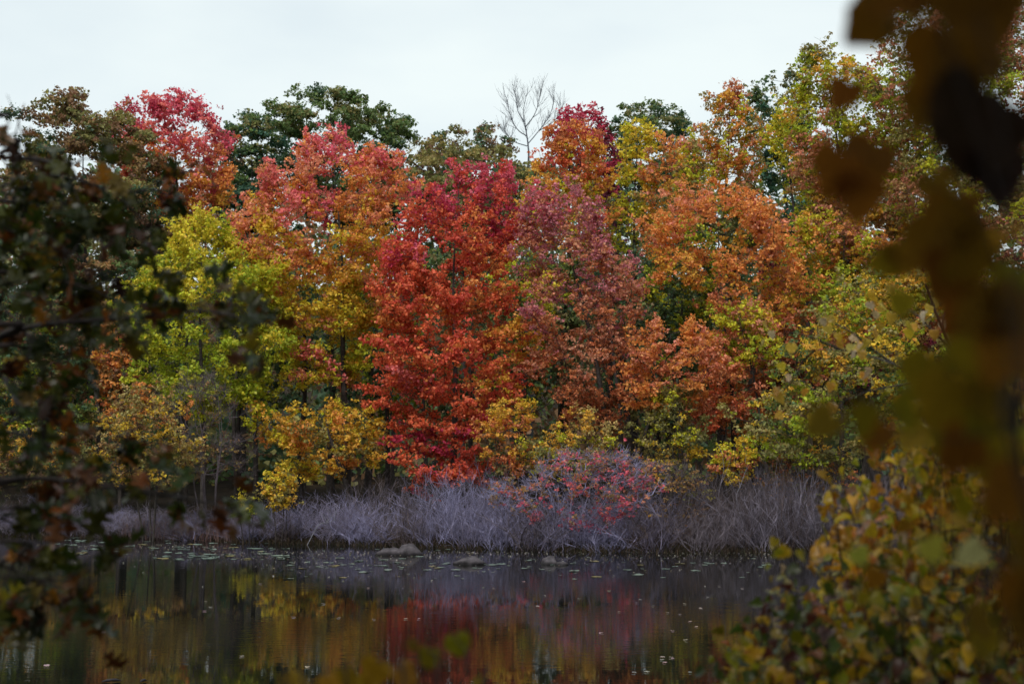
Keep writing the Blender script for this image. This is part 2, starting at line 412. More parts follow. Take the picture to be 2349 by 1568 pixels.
# ------------------------------------------------------------------ the wood across the pond
MAP, OAK = 'maple_tree', 'oak_tree'
tree(OAK, 'broad olive green oak with brown tints, leftmost crown against the sky', 'tree', 66.5,
     [(226,130,260),(240,80,290),(280,55,320),(350,40,350),(450,40,375),(560,60,385),(680,60,370),(800,80,350),(900,120,320)],
     [(0,'dgreen olive green'),(.35,'dgreen olive brown green dgreen'),(.6,'olive brown dgreen tan'),(1,'olive khaki olive brown')], dens=1.4, leaf=.19, clump=.85, style='dome', holes=[(130,300,16),(175,315,14),(110,330,12)])
tree(MAP, 'pink-topped orange maple rising above the left skyline', 'tree', 70,
     [(215,385,430),(240,330,455),(290,310,500),(340,300,525),(400,305,530),(450,330,525),(500,350,490),(580,370,460)],
     [(0,'brown rust olive'),(.25,'orange amber rust'),(.55,'orange salmon pink red'),(.8,'pink rose pink'),(1,'rose rose crimson')], dens=1.25, flat=.75, patches=[(480,360,60,'rose pink',.8),(340,400,60,'orange amber',.7)])
tree(MAP, 'slim crimson maple tip between the olive oak and the pink-topped maple', 'tree', 71,
     [(226,276,298),(260,256,318),(320,262,330),(420,270,330),(500,285,330)],
     [(0,'brown rust'),(.5,'rust red brown'),(1,'crimson rose')], dens=.7, flat=.8)
tree(OAK, 'dark green oak just behind the pink-topped maple', 'tree', 77,
     [(268,560,610),(290,515,650),(340,500,665),(400,495,660),(460,500,640),(520,505,620),(640,510,620)],
     [(0,'dgreen brown'),(.4,'dgreen bgreen'),(1,'green dgreen green olive')], dens=1.4, leaf=.19, clump=.75, style='dome')
tree(OAK, 'tall wide green oak with sky showing through, above the orange-pink maple', 'tree', 80,
     [(216,730,790),(230,640,850),(255,612,900),(290,606,930),(330,640,945),(380,655,945),(450,680,940),(520,700,900)],
     [(0,'dgreen'),(.4,'green dgreen'),(.7,'green olive green'),(1,'green olive dgreen green')], dens=1.4, leaf=.19, clump=.8, style='dome', holes=[(690,318,17),(730,326,20),(765,310,15),(812,322,15)])
tree(OAK, 'brownish oak crown farthest back beside the bare tree', 'tree', 83,
     [(297,1070,1130),(315,1005,1165),(340,955,1190),(380,950,1205),(430,960,1205),(520,980,1190)],
     [(0,'olive brown'),(1,'olive brown dgreen brown')], dens=1.0, leaf=.2, clump=.8, style='dome')
tree(OAK, 'rounded khaki green oak behind the top of the red maple', 'tree', 75,
     [(328,1015,1115),(350,962,1180),(390,940,1205),(430,936,1205),(480,945,1190),(560,955,1160),(640,960,1150)],
     [(0,'dgreen olive'),(.5,'olive dgreen khaki'),(1,'khaki olive khaki')], dens=.85, leaf=.2, clump=.9, style='dome')
tree(MAP, 'dark crimson maple behind the orange one, right of the bare tree', 'tree', 71,
     [(246,1308,1330),(270,1280,1385),(310,1266,1405),(360,1270,1415),(420,1320,1420),(480,1370,1432),(540,1380,1432),(640,1385,1430)],
     [(0,'maroon plum dgreen'),(.45,'maroon maroon plum'),(.7,'crimson maroon'),(1,'crimson crimson rose')], dens=.8, flat=.75)
tree(MAP, 'orange and olive maple standing in front of the dark crimson one', 'tree', 65,
     [(278,1295,1335),(300,1260,1365),(350,1236,1390),(400,1208,1400),(460,1185,1400),(520,1178,1395),(600,1172,1395),(700,1182,1375),(780,1190,1350)],
     [(0,'dgreen green olive'),(.25,'ygreen olive green'),(.5,'amber ygreen khaki orange'),(.8,'orange rust amber red'),(1,'rust crimson orange')], dens=.85, flat=.75)
tree(OAK, 'far green oak tops behind the bright yellow tree', 'tree', 84,
     [(240,1475,1500),(256,1410,1560),(290,1395,1590),(340,1395,1600),(420,1400,1600),(520,1400,1600)],
     [(0,'dgreen'),(1,'green dgreen olive green')], dens=.9, leaf=.2, clump=.7, style='dome')
tree(MAP, 'bright yellow narrow tree with a thin lower crown', 'tree', 67,
     [(285,1445,1480),(305,1415,1505),(350,1406,1512),(400,1410,1500),(470,1405,1490),(540,1400,1500),(600,1400,1510),(680,1400,1500),(760,1410,1490)],
     [(0,'dgreen green'),(.3,'ygreen green dgreen'),(.6,'ygreen yellow'),(1,'yellow gold yellow')], dens=.55, flat=.6)
tree(MAP, 'dusty orange maple between the yellow tree and the tall orange-tipped one', 'tree', 66,
     [(318,1520,1560),(340,1490,1600),(400,1476,1620),(460,1472,1620),(520,1480,1600),(620,1485,1590)],
     [(0,'olive khaki'),(.4,'amber orange khaki'),(1,'salmon orange dusty')], dens=.75, flat=.75)
tree(MAP, 'tall olive yellow maple with a rust red tip, right of centre', 'tree', 62,
     [(192,1652,1690),(220,1630,1715),(260,1602,1728),(300,1572,1740),(360,1552,1745),(430,1548,1745),(500,1560,1740),(600,1580,1730)],
     [(0,'olive green'),(.3,'ygreen khaki olive'),(.6,'ygreen khaki amber orange'),(.85,'orange amber khaki'),(1,'rust dusty')], dens=1.0, flat=.75, holes=[(1645,275,14),(1690,285,14),(1600,285,12)], patches=[(1580,320,40,'rust dusty',.7),(1730,400,50,'orange dusty',.6)])
tree(OAK, 'deep green oak with see-through crown between two tall yellow-orange maples', 'tree', 73,
     [(168,1780,1820),(190,1725,1845),(240,1712,1850),(320,1716,1862),(420,1732,1900),(520,1742,1960),(620,1752,1960),(740,1760,1940)],
     [(0,'green lime'),(.4,'bgreen dgreen green'),(.7,'bgreen green olive'),(1,'green dgreen olive')], dens=.85, leaf=.2, clump=.7, holes=[(1790,440,26),(1850,520,22),(1760,470,18),(1740,600,16)])
tree(MAP, 'yellow green maple with leafy gaps below the deep green oak', 'tree', 60,
     [(255,1790,1820),(300,1760,1850),(380,1770,1870),(450,1790,1890),(540,1800,1960),(640,1800,1960)],
     [(0,'green lime ygreen'),(.5,'ygreen yellow lime'),(1,'yellow ygreen')], dens=.55, flat=.6)
tree(MAP, 'tallest yellow and orange maple beside the dark hanging leaves', 'tree', 58,
     [(95,1862,1890),(125,1836,1930),(170,1822,1990),(230,1816,2060),(300,1816,2110),(380,1822,2120),(460,1842,2120),(540,1862,2100),(640,1850,2060)],
     [(0,'olive ygreen khaki'),(.35,'dusty tan amber'),(.6,'khaki ygreen lime dusty'),(.85,'khaki ygreen amber lime'),(1,'khaki olive')], dens=1.0, flat=.75, patches=[(2050,190,80,'pink dusty orange',.8),(1860,350,60,'dusty salmon',.7)])
tree(MAP, 'rusty orange maple showing through the hanging leaves at the right edge', 'tree', 55,
     [(-70,2130,2300),(20,2030,2380),(120,2010,2420),(250,2020,2480),(400,2050,2500),(600,2070,2480),(800,2090,2450),(920,2120,2400)],
     [(0,'rust maroon olive'),(.4,'tan dusty khaki ygreen'),(.7,'dusty khaki olive lime'),(.88,'khaki dusty olive'),(1,'green olive dgreen')], dens=.9, flat=.7)
# second rank, at the edge of the wood
tree(MAP, 'lime yellow maple below the olive oak', 'tree', 55.5,
     [(488,445,480),(510,412,510),(545,372,545),(590,342,590),(640,312,620),(700,300,640),(760,300,645),(820,300,645),(880,320,620),(950,470,600)],
     [(0,'lime ygreen'),(.3,'lime ygreen lime'),(.6,'ygreen yellow lime'),(1,'yellow ygreen yellow')], dens=1.0, flat=.6, patches=[(600,890,60,'lime ygreen',.9)])
tree(MAP, 'big orange maple with pink top and yellow skirt, left of the red maple', 'tree', 58,
     [(318,720,840),(345,680,900),(390,612,925),(440,577,930),(500,532,925),(560,527,900),(620,560,890),(680,600,872),(750,620,862),(820,640,862),(880,650,862)],
     [(0,'yellow gold ygreen'),(.25,'gold yellow ygreen amber'),(.45,'gold amber yellow salmon'),(.65,'amber orange salmon gold'),(.85,'salmon orange pink'),(1,'pink rose salmon')], dens=1.05, flat=.6,
     patches=[(700,490,40,'pink rose',.8),(560,540,40,'salmon pink',.8),(720,840,60,'salmon pink',.7),(660,610,50,'salmon orange',.6)], trunk_x=800)
tree(MAP, 'low gold and orange leafy bough tree over the dark gap', 'tree', 55,
     [(925,660,830),(950,605,870),(985,590,888),(1020,600,885),(1050,640,860),(1085,690,760)],
     [(0,'amber gold yellow'),(.5,'amber gold orange khaki'),(1,'gold ygreen amber')], dens=.85, flat=.4, trunk_x=812, trunk_r=.16)
tree(MAP, 'blazing red maple in the middle of the wood', 'tree', 54.5,
     [(392,1050,1170),(420,992,1180),(460,912,1185),(510,892,1190),(570,880,1190),(640,857,1200),(700,850,1215),(770,850,1225),(840,855,1225),(890,880,1210),(940,872,1170),(1000,882,1150),(1050,902,1140),(1098,935,1110)],
     [(0,'red scarlet crimson red'),(.25,'red scarlet red'),(.5,'red scarlet orange red'),(.75,'scarlet red red'),(.92,'rose crimson scarlet'),(1,'rose crimson mauve')], dens=1.0, flat=.42,
     patches=[(1170,620,60,'rust orange',.8),(1180,760,70,'orange amber rust',.9),(1200,870,60,'amber orange',.9),(1020,760,90,'red orange',.6),(1130,860,60,'orange red',.7),(960,870,60,'red pink',.6)], trunk_x=1040)
tree(MAP, 'mauve pink maple with rusty lower boughs, right of the red maple', 'tree', 53.5,
     [(428,1225,1340),(460,1206,1375),(520,1197,1385),(580,1182,1440),(650,1190,1470),(720,1190,1480),(790,1197,1480),(860,1222,1470),(920,1290,1440),(965,1310,1420)],
     [(0,'rust brown rust'),(.3,'rust dusty rust'),(.55,'rust dusty mauve'),(.8,'mauve dusty mauve rust'),(1,'mauve mauve rose')], dens=.66, flat=.6, leaf=.15,
     patches=[(1215,665,45,'yellow ygreen',.9),(1245,590,50,'mauve dusty',.9),(1200,740,50,'dusty salmon',.6)], holes=[(1290,700,22),(1250,880,30)], trunk_x=1420)
tree(MAP, 'broad orange maple right of the mauve one', 'tree', 54,
     [(425,1632,1720),(455,1545,1750),(510,1492,1800),(570,1482,1830),(640,1535,1850),(700,1565,1850),(760,1592,1850),(830,1602,1870),(900,1592,1850),(965,1602,1760)],
     [(0,'orange rust salmon'),(.3,'orange rust salmon'),(.6,'orange amber orange'),(.85,'orange salmon orange'),(1,'salmon orange')], dens=.68, flat=.5,
     patches=[(1810,560,60,'maroon dusty rust',.8),(1700,790,60,'dusty rust',.5),(1590,660,40,'amber ygreen',.6)], holes=[(1720,870,30),(1600,700,26),(1690,680,20),(1760,660,20)], trunk_x=1690)
tree(MAP, 'green and yellow maple in the shade behind the broad orange one', 'tree', 58,
     [(500,1520,1600),(560,1482,1640),(650,1468,1650),(720,1476,1640),(790,1500,1620),(850,1520,1600)],
     [(0,'green dgreen'),(.5,'green lime ygreen dgreen'),(1,'ygreen khaki lime')], dens=.8, flat=.55)
tree(MAP, 'salmon orange young maple low between the mauve and broad orange ones', 'tree', 51.5,
     [(742,1480,1600),(780,1432,1660),(820,1425,1680),(860,1432,1690),(900,1442,1640),(935,1460,1600)],
     [(0,'rust orange'),(.5,'salmon orange rust'),(1,'salmon orange')], dens=.72, flat=.42, trunk_x=1440, trunk_r=.12, holes=[(1560,915,30)])
tree(MAP, 'yellow green young maple amid the orange boughs', 'tree', 52.5,
     [(690,1640,1740),(740,1620,1790),(790,1640,1800),(835,1680,1780)],
     [(0,'ygreen lime'),(1,'yellow ygreen dusty')], dens=.7, flat=.45, trunk_x=1770, trunk_r=.09)
tree(MAP, 'mixed yellow and orange maple in the shade near the hanging leaves', 'tree', 55.5,
     [(500,1840,1960),(560,1800,2080),(630,1780,2120),(700,1762,2110),(800,1752,2080),(880,1770,2050)],
     [(0,'rust maroon brown'),(.3,'rust dusty olive'),(.6,'ygreen lime orange'),(1,'ygreen amber dusty')], dens=.75, flat=.5, patches=[(1990,570,60,'orange dusty',.8),(1840,870,60,'rust maroon',.7)])
tree(MAP, 'yellow green maple spreading low behind the pale twig leaves', 'tree', 49,
     [(640,1960,2120),(690,1900,2180),(760,1832,2200),(840,1802,2190),(910,1742,2170),(960,1702,2140),(1010,1692,2090),(1050,1722,1960)],
     [(0,'olive lime khaki'),(.4,'khaki gold lime green'),(1,'gold khaki amber lime')], dens=.75, flat=.42, holes=[(1900,930,26)], trunk_x=1960)
# shaded trees glimpsed between the others
FILL = [('dark green shaded maple glimpsed behind the lime yellow maple', 430, 63, 'dgreen green olive', 170, 560),
        ('shaded olive maple glimpsed between the lime yellow and the big orange maple', 590, 64, 'olive dgreen green', 110, 560),
        ('shaded green maple in the gap between the big orange and the red maple', 890, 63, 'green dgreen lime', 110, 560),
        ('shaded olive maple behind the lower boughs of the red maple', 1080, 64, 'dgreen olive green', 160, 560),
        ('shaded green maple in the gap between the red and the mauve maple', 1195, 62, 'green olive ygreen', 100, 600),
        ('shaded olive maple behind the rusty boughs of the mauve maple', 1400, 63, 'olive dgreen brown', 150, 600),
        ('shaded dark green maple behind the young salmon maple', 1530, 64, 'green dgreen dgreen', 150, 560),
        ('shaded olive maple behind the broad orange maple', 1720, 63, 'olive rust dgreen', 170, 560),
        ('shaded rusty maple behind the low spreading yellow green maple', 1880, 62, 'rust olive brown', 170, 620),
        ('shaded olive maple behind the hanging vine leaves', 2150, 62, 'olive rust dgreen', 200, 500),
        ('shaded dark oak behind the left oak boughs', 100, 66, 'dgreen olive brown', 200, 560),
        ('shaded dark green maple below the dark green oak', 700, 66, 'dgreen green', 160, 560)]
for lb_, x_, d_, c_, w_, t_ in FILL:
    tree(MAP, lb_, 'tree', d_, [(t_, x_ - w_ * .3, x_ + w_ * .3), (t_ + 70, x_ - w_ * .8, x_ + w_ * .8), (t_ + 200, x_ - w_, x_ + w_), (850, x_ - w_, x_ + w_), (910, x_ - w_ * .8, x_ + w_ * .8), (950, x_ - w_ * .5, x_ + w_ * .5)],
         [(0, c_), (1, c_)], dens=.42, leaf=.24, clump=.8, flat=.6)
# undergrowth
tree('orange_tree', 'dull orange tree half hidden behind the left branches', 'tree', 60,
     [(700,240,300),(790,225,310),(850,210,335),(920,220,345),(1000,235,330)], [(0,'brown orange'),(.5,'orange tan rust'),(1,'amber tan brown')], dens=.8, flat=.55)
tree('mixed_tree', 'dark green and gold tree behind the left branches at the frame edge', 'tree', 60,
     [(640,-60,90),(720,-80,180),(800,-90,220),(900,-90,240),(1000,-70,250),(1090,-40,230)], [(0,'green olive amber'),(.5,'dgreen green olive lime'),(1,'dgreen olive brown')], dens=.75, flat=.6)
tree('understory_shrub', 'pale straw-leaved shrub on the far bank left of the dark tangle', 'shrub', 51,
     [(885,300,360),(920,262,420),(970,235,450),(1020,225,462),(1065,235,458),(1110,250,430)], [(0,'khaki gold tan'),(.5,'tan khaki cream gold'),(1,'tan orange khaki')], dens=.5, leaf=.13, flat=.6, stems=4, bare=.3)
tree('vine_tangle', 'dark leafless vine tangle with tiny pale leaves left of centre', 'vines', 52.5,
     [(860,420,500),(900,390,540),(960,380,560),(1030,390,580),(1090,400,580)], [(0,'khaki brown'),(1,'khaki olive tan')], dens=.05, leaf=.12, stems=5, bare=1.0, bark=M_TWIGB)
tree('understory_shrub', 'small bright yellow bush above the left end of the grey shrubs', 'shrub', 50,
     [(1078,625,650),(1095,605,670),(1120,596,680),(1145,600,676),(1162,612,662)], [(0,'gold khaki'),(1,'yellow gold amber')], dens=.95, leaf=.13, clump=.3, flat=.8, stems=4)
tree('understory_shrub', 'tiny yellow green bush beside the small bright yellow bush', 'shrub', 50,
     [(1130,545,575),(1148,535,590),(1170,535,590),(1185,540,580)], [(0,'olive'),(1,'ygreen yellow khaki')], dens=.6, leaf=.13, clump=.28, flat=.8, stems=4)
tree('understory_tree', 'little amber-leaved tree at the foot of the red maple', 'tree', 51,
     [(915,1140,1200),(945,1105,1230),(990,1095,1240),(1030,1110,1235),(1060,1120,1220),(1095,1130,1200)], [(0,'brown rust olive'),(.5,'amber orange rust'),(1,'gold amber yellow')], dens=.55, leaf=.14, flat=.5, stems=2)
tree('understory_shrub', 'pale orange and olive shrub above the red-leaved shrub', 'shrub', 50,
     [(948,1320,1370),(970,1270,1400),(1005,1228,1415),(1040,1215,1410),(1085,1220,1390)], [(0,'olive ygreen khaki'),(.5,'khaki ygreen amber'),(1,'cream tan amber')], dens=.65, leaf=.14, flat=.6, stems=4)
tree('understory_tree', 'small olive yellow tree between dark trunks right of the red-leaved shrub', 'tree', 51,
     [(885,1520,1580),(920,1490,1610),(960,1470,1620),(1000,1450,1625),(1040,1460,1610),(1065,1490,1560)], [(0,'khaki gold'),(.5,'ygreen olive olive'),(1,'khaki olive')], dens=.65, leaf=.15, flat=.45)
tree('understory_tree', 'low orange red bough tree above the yellow shrub', 'tree', 52,
     [(895,1650,1710),(920,1600,1720),(950,1590,1700),(985,1600,1680)], [(0,'rust red'),(1,'red orange salmon')], dens=.7, leaf=.15, flat=.4, trunk_r=.06)
tree('understory_shrub', 'yellow shrub with orange edge at the back of the right-hand thicket', 'shrub', 48.5,
     [(1005,1660,1700),(1025,1642,1722),(1060,1636,1735),(1090,1640,1725),(1110,1655,1710)], [(0,'gold rust'),(1,'yellow gold ygreen')], dens=.75, leaf=.15, clump=.36, flat=.6, stems=3)
tree('understory_shrub', 'brownish gold shrub at the back of the thicket near the right-hand bush', 'shrub', 49.5,
     [(1030,1800,1860),(1050,1760,1960),(1090,1740,2000),(1140,1750,2010),(1180,1760,1990)], [(0,'brown olive'),(1,'tan rust amber brown')], dens=.35, leaf=.13, flat=.6, stems=5, bare=.6, bark=M_TWIGB)
tree('understory_shrub', 'dark brown and gold shrub at the left frame edge behind the oak branches', 'shrub', 55,
     [(990,20,160),(1020,-40,220),(1070,-60,240),(1120,-60,230)], [(0,'brown olive'),(1,'khaki amber brown green')], dens=.5, leaf=.14, flat=.6, stems=5, bare=.4)
tree('blueberry_shrub', 'red-leaved shrub standing among the grey shrubs', 'shrub', 47.4,
     [(1030,1300,1430),(1055,1230,1490),(1085,1170,1530),(1115,1130,1530),(1150,1125,1480),(1185,1210,1430),(1215,1270,1390)],
     [(0,'rose crimson'),(.4,'rose tan pink brown'),(.7,'dusty tan rust rose'),(1,'rose dusty brown')], dens=.26, leaf=.12, clump=.36, flat=.6, stems=9, bare=.8, bark=M_TWIG)
tree('blueberry_shrub', 'tan and gold leaved shrub right of the red-leaved shrub', 'shrub', 47.8,
     [(1060,1470,1570),(1090,1440,1620),(1130,1430,1640),(1180,1450,1620),(1215,1480,1580)],
     [(0,'tan brown'),(1,'tan khaki brown amber olive')], dens=.25, leaf=.11, clump=.4, flat=.6, stems=8, bare=.8, bark=M_TWIGB)
# woods that close the view on both sides, mostly out of the frame
tree(OAK, 'olive oak cut off by the left frame edge', 'tree', 66,
     [(260,-330,-180),(330,-420,-60),(460,-450,-20),(650,-450,0),(850,-430,0),(1000,-400,-20)], [(0,'dgreen olive'),(1,'olive brown green')], dens=.5, leaf=.24, clump=1.0, style='dome')

# bare tree on the skyline
def bare_tree():
    D = 82
    p0 = at(1213, 350, D); gz = float(ground_h(p0.x, D))
    root = empty('bare_tree', (p0.x, D, gz)); tag(root, 'leafless tree silhouetted on the skyline', 'tree')
    r = random.Random(3); tb = Tubes(); tw = Tubes()
    def limb(P, r0, r1, t, sides=5):
        sp = spline([tuple(at(x, y, D + dy)) for x, y, dy in P], 5); t.path(sp, np.linspace(r0, r1, len(sp)), sides); return sp
    def twigs(sp, n, ln, t, lev):
        for k in range(n):
            i_ = r.randrange(len(sp) // 4, len(sp) - 1); q = Vector(sp[i_]); d = (Vector(sp[i_ + 1]) - q).normalized()
            e = (d + Vector((r.gauss(0, .55), r.gauss(0, .5), .28))).normalized(); l = ln * r.uniform(.6, 1.3)
            m = q + e * l * .5; e2 = (e + Vector((r.gauss(0, .2), r.gauss(0, .2), .18))).normalized(); z = m + e2 * l * .5
            c = [tuple(q), tuple(m), tuple(z)]; t.path(c, [.012 / lev, .009 / lev, .006 / lev], 3)
            if lev < 2: twigs([c[0], tuple((q + m) / 2), c[1], tuple((m + z) / 2), c[2]], 4, ln * .55, t, lev + 1)
    main = [[(1213,350,0),(1210,320,.1),(1205,290,.2),(1201,255,.1),(1208,215,0)], [(1211,330,0),(1232,305,.3),(1255,275,.5),(1268,245,.5),(1272,222,.4)],
            [(1208,312,0),(1190,300,-.3),(1175,278,-.5),(1167,250,-.6),(1163,228,-.5)], [(1205,292,.1),(1225,265,-.5),(1236,235,-.8),(1240,210,-.9)],
            [(1203,280,.2),(1188,255,.6),(1184,228,.8),(1180,212,.8)], [(1236,300,.3),(1262,285,-.3),(1285,262,-.5),(1290,250,-.5)], [(1209,335,0),(1180,325,.4),(1160,305,.6),(1156,285,.6)]]
    for k, m_ in enumerate(main):
        sp = limb(m_, .055 if k == 0 else .034, .008, tb); twigs([tuple(q) for q in sp], 15, 1.0, tw, 1)
    trunk = [(p0.x + .1 * math.sin(i * math.pi / 4), D, gz + (p0.z - gz) * i / 8) for i in range(9)]
    tb.path(trunk, [.20 - .018 * i for i in range(9)], 7)
    inv = Matrix.Translation(root.location).inverted()
    for nm, t in (('trunk', tb), ('branches', tw)):
        o = t.build(nm, M_BARKB, root); o.matrix_parent_inverse = inv
        if nm == 'branches': o['kind'] = 'stuff'
bare_tree()

# the wood behind, one dim mass
def back_wood():
    nc = 2300
    x = rng.uniform(-62, 66, nc); y = rng.uniform(75, 106, nc)
    top = EYE + y * (1015 - (372 + 25 * np.sin(x * .5) + 18 * np.sin(x * 1.3))) / FV
    gz = ground_h(x, y); z = gz + (.01 + .99 * rng.random(nc) ** np.where(rng.random(nc) < .35, 3.5, 1.0)) * (top - gz)
    per = 46; i = np.repeat(np.arange(nc), per); n = len(i)
    P = np.stack([x, y, z], 1)[i] + unit(rng.normal(size=(n, 3))) * (rng.random(n) ** .4)[:, None] * np.array([1.9, 1.5, 1.3])
    nr = unit(rng.normal(size=(n, 3)) + np.array([0, -.2, .5]))
    c = pick([(0, 'dgreen olive brown'), (1, 'olive green brown dgreen')], rng.random(nc))[i] * (1 + rng.normal(0, .15, (n, 1)))
    v, f = leaf_quads(P, nr, .5 * (.6 + .7 * rng.random(n)))
    o = link(bpy.data.objects.new('woods', np_mesh('woods', v, f, M_LEAF, col=np.clip(c, .01, .8))))
    tag(o, 'dim far wood seen between the trunks', 'woods', kind='stuff')
back_wood()
def dark_trunks():
    spots = [(540, 62), (548, 66), (690, 60), (760, 66), (845, 63), (900, 70), (1200, 61), (1395, 57), (1435, 60), (1452, 56), (1500, 64), (1640, 60), (1725, 58), (1745, 63), (1880, 60), (2010, 55), (235, 60), (420, 66), (975, 62), (1300, 66)]
    for i, (px, D) in enumerate(spots):
        p = at(px, 1080, D); gz = float(ground_h(p.x, D)); h = random.uniform(7, 10); r = random.uniform(.11, .2)
        root = empty('forest_trunk', (p.x, D, gz))
        tag(root, 'dark slender trunk standing in the shade of the wood', 'tree', 'dark trunks inside the wood')
        tb = Tubes(); lean = random.gauss(0, .35)
        tb.path([(lean * (k / 8) ** 1.2 + .06 * math.sin(k * 1.3 + i), .05 * math.sin(k + i), -.15 + h * k / 8) for k in range(9)], [r * (1.25 if k == 0 else 1 - .07 * k) for k in range(9)], 7)
        for k in range(7):
            z = h * random.uniform(.35, .95); a = random.uniform(0, 6.28); l = random.uniform(.8, 1.8)
            f = z / h
            tb.path([(lean * f ** 1.2, 0, z), (lean * f ** 1.2 + math.cos(a) * l * .5, math.sin(a) * l * .5, z + .25 * l), (lean * f ** 1.2 + math.cos(a) * l, math.sin(a) * l, z + .7 * l)], [.035, .022, .008], 4)
        tb.build('trunk', M_BARK, root)
dark_trunks()

def added_near_wood():  # out-of-view foliage added to block low sky light from the camera side
    nc = 2200; per = 26
    x = rng.uniform(-75, 75, nc); y = rng.uniform(-30, 34, nc)
    ok = (y < -5) | ((np.abs(x) > 12 + .62 * np.maximum(y, 0)) & (np.abs(x) > 14))
    x, y = x[ok], y[ok]; gz = ground_h(x, y); z = gz + (.05 + .95 * rng.random(len(x))) * (21 + 3 * np.sin(x * .3))
    i = np.repeat(np.arange(len(x)), per); n = len(i)
    P = np.stack([x, y, z], 1)[i] + unit(rng.normal(size=(n, 3))) * (rng.random(n) ** .4)[:, None] * 1.7
    c = pick([(0, 'dgreen olive brown'), (1, 'olive green amber dgreen')], rng.random(len(x)))[i] * (1 + rng.normal(0, .15, (n, 1)))
    v, f = leaf_quads(P, unit(rng.normal(size=(n, 3)) + np.array([0, 0, .5])), .75 * (.6 + .7 * rng.random(n)))
    o = link(bpy.data.objects.new('near_woods', np_mesh('near_woods', v, f, M_LEAF, col=np.clip(c, .01, .8))))
    tag(o, 'unseen wood added on the near shore around the viewpoint', 'woods', kind='stuff')
added_near_wood()

# ------------------------------------------------------------------ grey leafless shrubs along the far shore
def shrub_mesh(seed, h, wd, mat, nst=58, fine=6):
    r = np.random.default_rng(seed); tb = Tubes()
    for i in range(nst):
        a = r.random() * 6.28; b = r.random() ** .6 * wd * .35
        p = np.array([math.cos(a) * b, math.sin(a) * b * .8, -.12]); d = np.array([math.cos(a) * b * 1.3 + r.normal(0, .34), math.sin(a) * b * .9 + r.normal(0, .25), 1.])
        L_ = h * (.62 + .5 * r.random()); n = 6; pts = [p]
        for k in range(n):
            d = d + np.array([r.normal(0, .36), r.normal(0, .3), .10]); d /= np.linalg.norm(d); pts.append(pts[-1] + d * L_ / n)
        rad = .0045 + .015 * r.random() ** 5
        pts = np.array(pts); rr = rad * np.linspace(1.25, .45, n + 1)
        tb.edges(pts[:-1], pts[1:], rr[:-1], rr[1:], 3)
        for j in range(fine):
            k = r.integers(2, n + 1); q = pts[k] - (pts[k] - pts[k - 1]) * r.random()
            e = (pts[k] - pts[k - 1]); e /= np.linalg.norm(e); e = e + r.normal(0, .5, 3) * np.array([1, .8, .5]); e /= np.linalg.norm(e)
            ln = L_ * (.16 + .22 * r.random()); e2 = e + r.normal(0, .35, 3); e2 /= np.linalg.norm(e2)
            m = q + e * ln * .5; z = m + e2 * ln * .5 + np.array([0, 0, .04])
            tb.edges([q, m], [m, z], [rad * .5, rad * .42], [rad * .42, rad * .25], 3)
    return tb.mesh('stems', mat)
SH = [shrub_mesh(10 + i, 2.0, 1.5, M_TWIG if i % 4 != 3 else M_TWIGB) for i in range(8)]
SHL = [shrub_mesh(30 + i, 2.0, 1.6, M_TWIGM if i % 2 else M_TWIGB, 75, 7) for i in range(4)]
TOPX = np.array([-200, 0, 100, 200, 270, 480, 520, 600, 700, 800, 900, 1000, 1150, 1250, 1400, 1500, 1600, 1700, 1800, 1900, 2100, 2400])
TOPY = np.array([1145, 1145, 1130, 1150, 1178, 1185, 1172, 1160, 1140, 1112, 1094, 1088, 1094, 1120, 1130, 1105, 1088, 1066, 1066, 1085, 1100, 1100])
def bare_shrubs():
    i = 0
    for row, (dy, n) in enumerate(((.25, 34), (1.4, 30), (2.9, 26))):
        for k in range(n):
            px = -90 + (k + .5 + random.uniform(-.35, .35)) * (2250 / n)
            D0 = 48.0
            for _ in range(3): D0 = float(shore(at(px, 1240, D0).x)) + dy
            D0 += random.uniform(-.4, .4)
            b = at(px, 1240, D0); gz = float(ground_h(b.x, D0))
            ht = at(px, float(np.interp(px, TOPX, TOPY)), D0).z - gz
            ht *= (.78, 1.0, 1.15)[row] * random.uniform(.72, 1.1)
            right = px > 1560
            me = (SHL[i % 4] if right or px < 500 and i % 2 else SH[i % 8])
            root = empty('bare_shrub', (b.x, D0, gz)); root.rotation_euler.z = random.uniform(0, 6.28)
            zone = ('below the near oak boughs at the left' if px < 500 else 'between the small yellow bush and the touching boulders' if px < 870 else
                    'behind the touching boulders, below the red maple' if px < 1140 else 'around the stems of the red-leaved shrub' if px < 1480 else 'right of the red-leaved shrub')
            look = 'brown leafless shrub' if right else 'grey leafless shrub'
            tag(root, '%s %s, %s' % (look, ('at water edge', 'amid the thicket', 'behind the front shrubs')[row], zone), 'shrub', 'leafless shrubs ' + zone)
            sc = max(.45, ht / 2.0); root.scale = (random.uniform(1.0, 1.3), random.uniform(.9, 1.2), sc)
            link(bpy.data.objects.new('stems', me), root)['kind'] = 'stuff'
            i += 1
bare_shrubs()
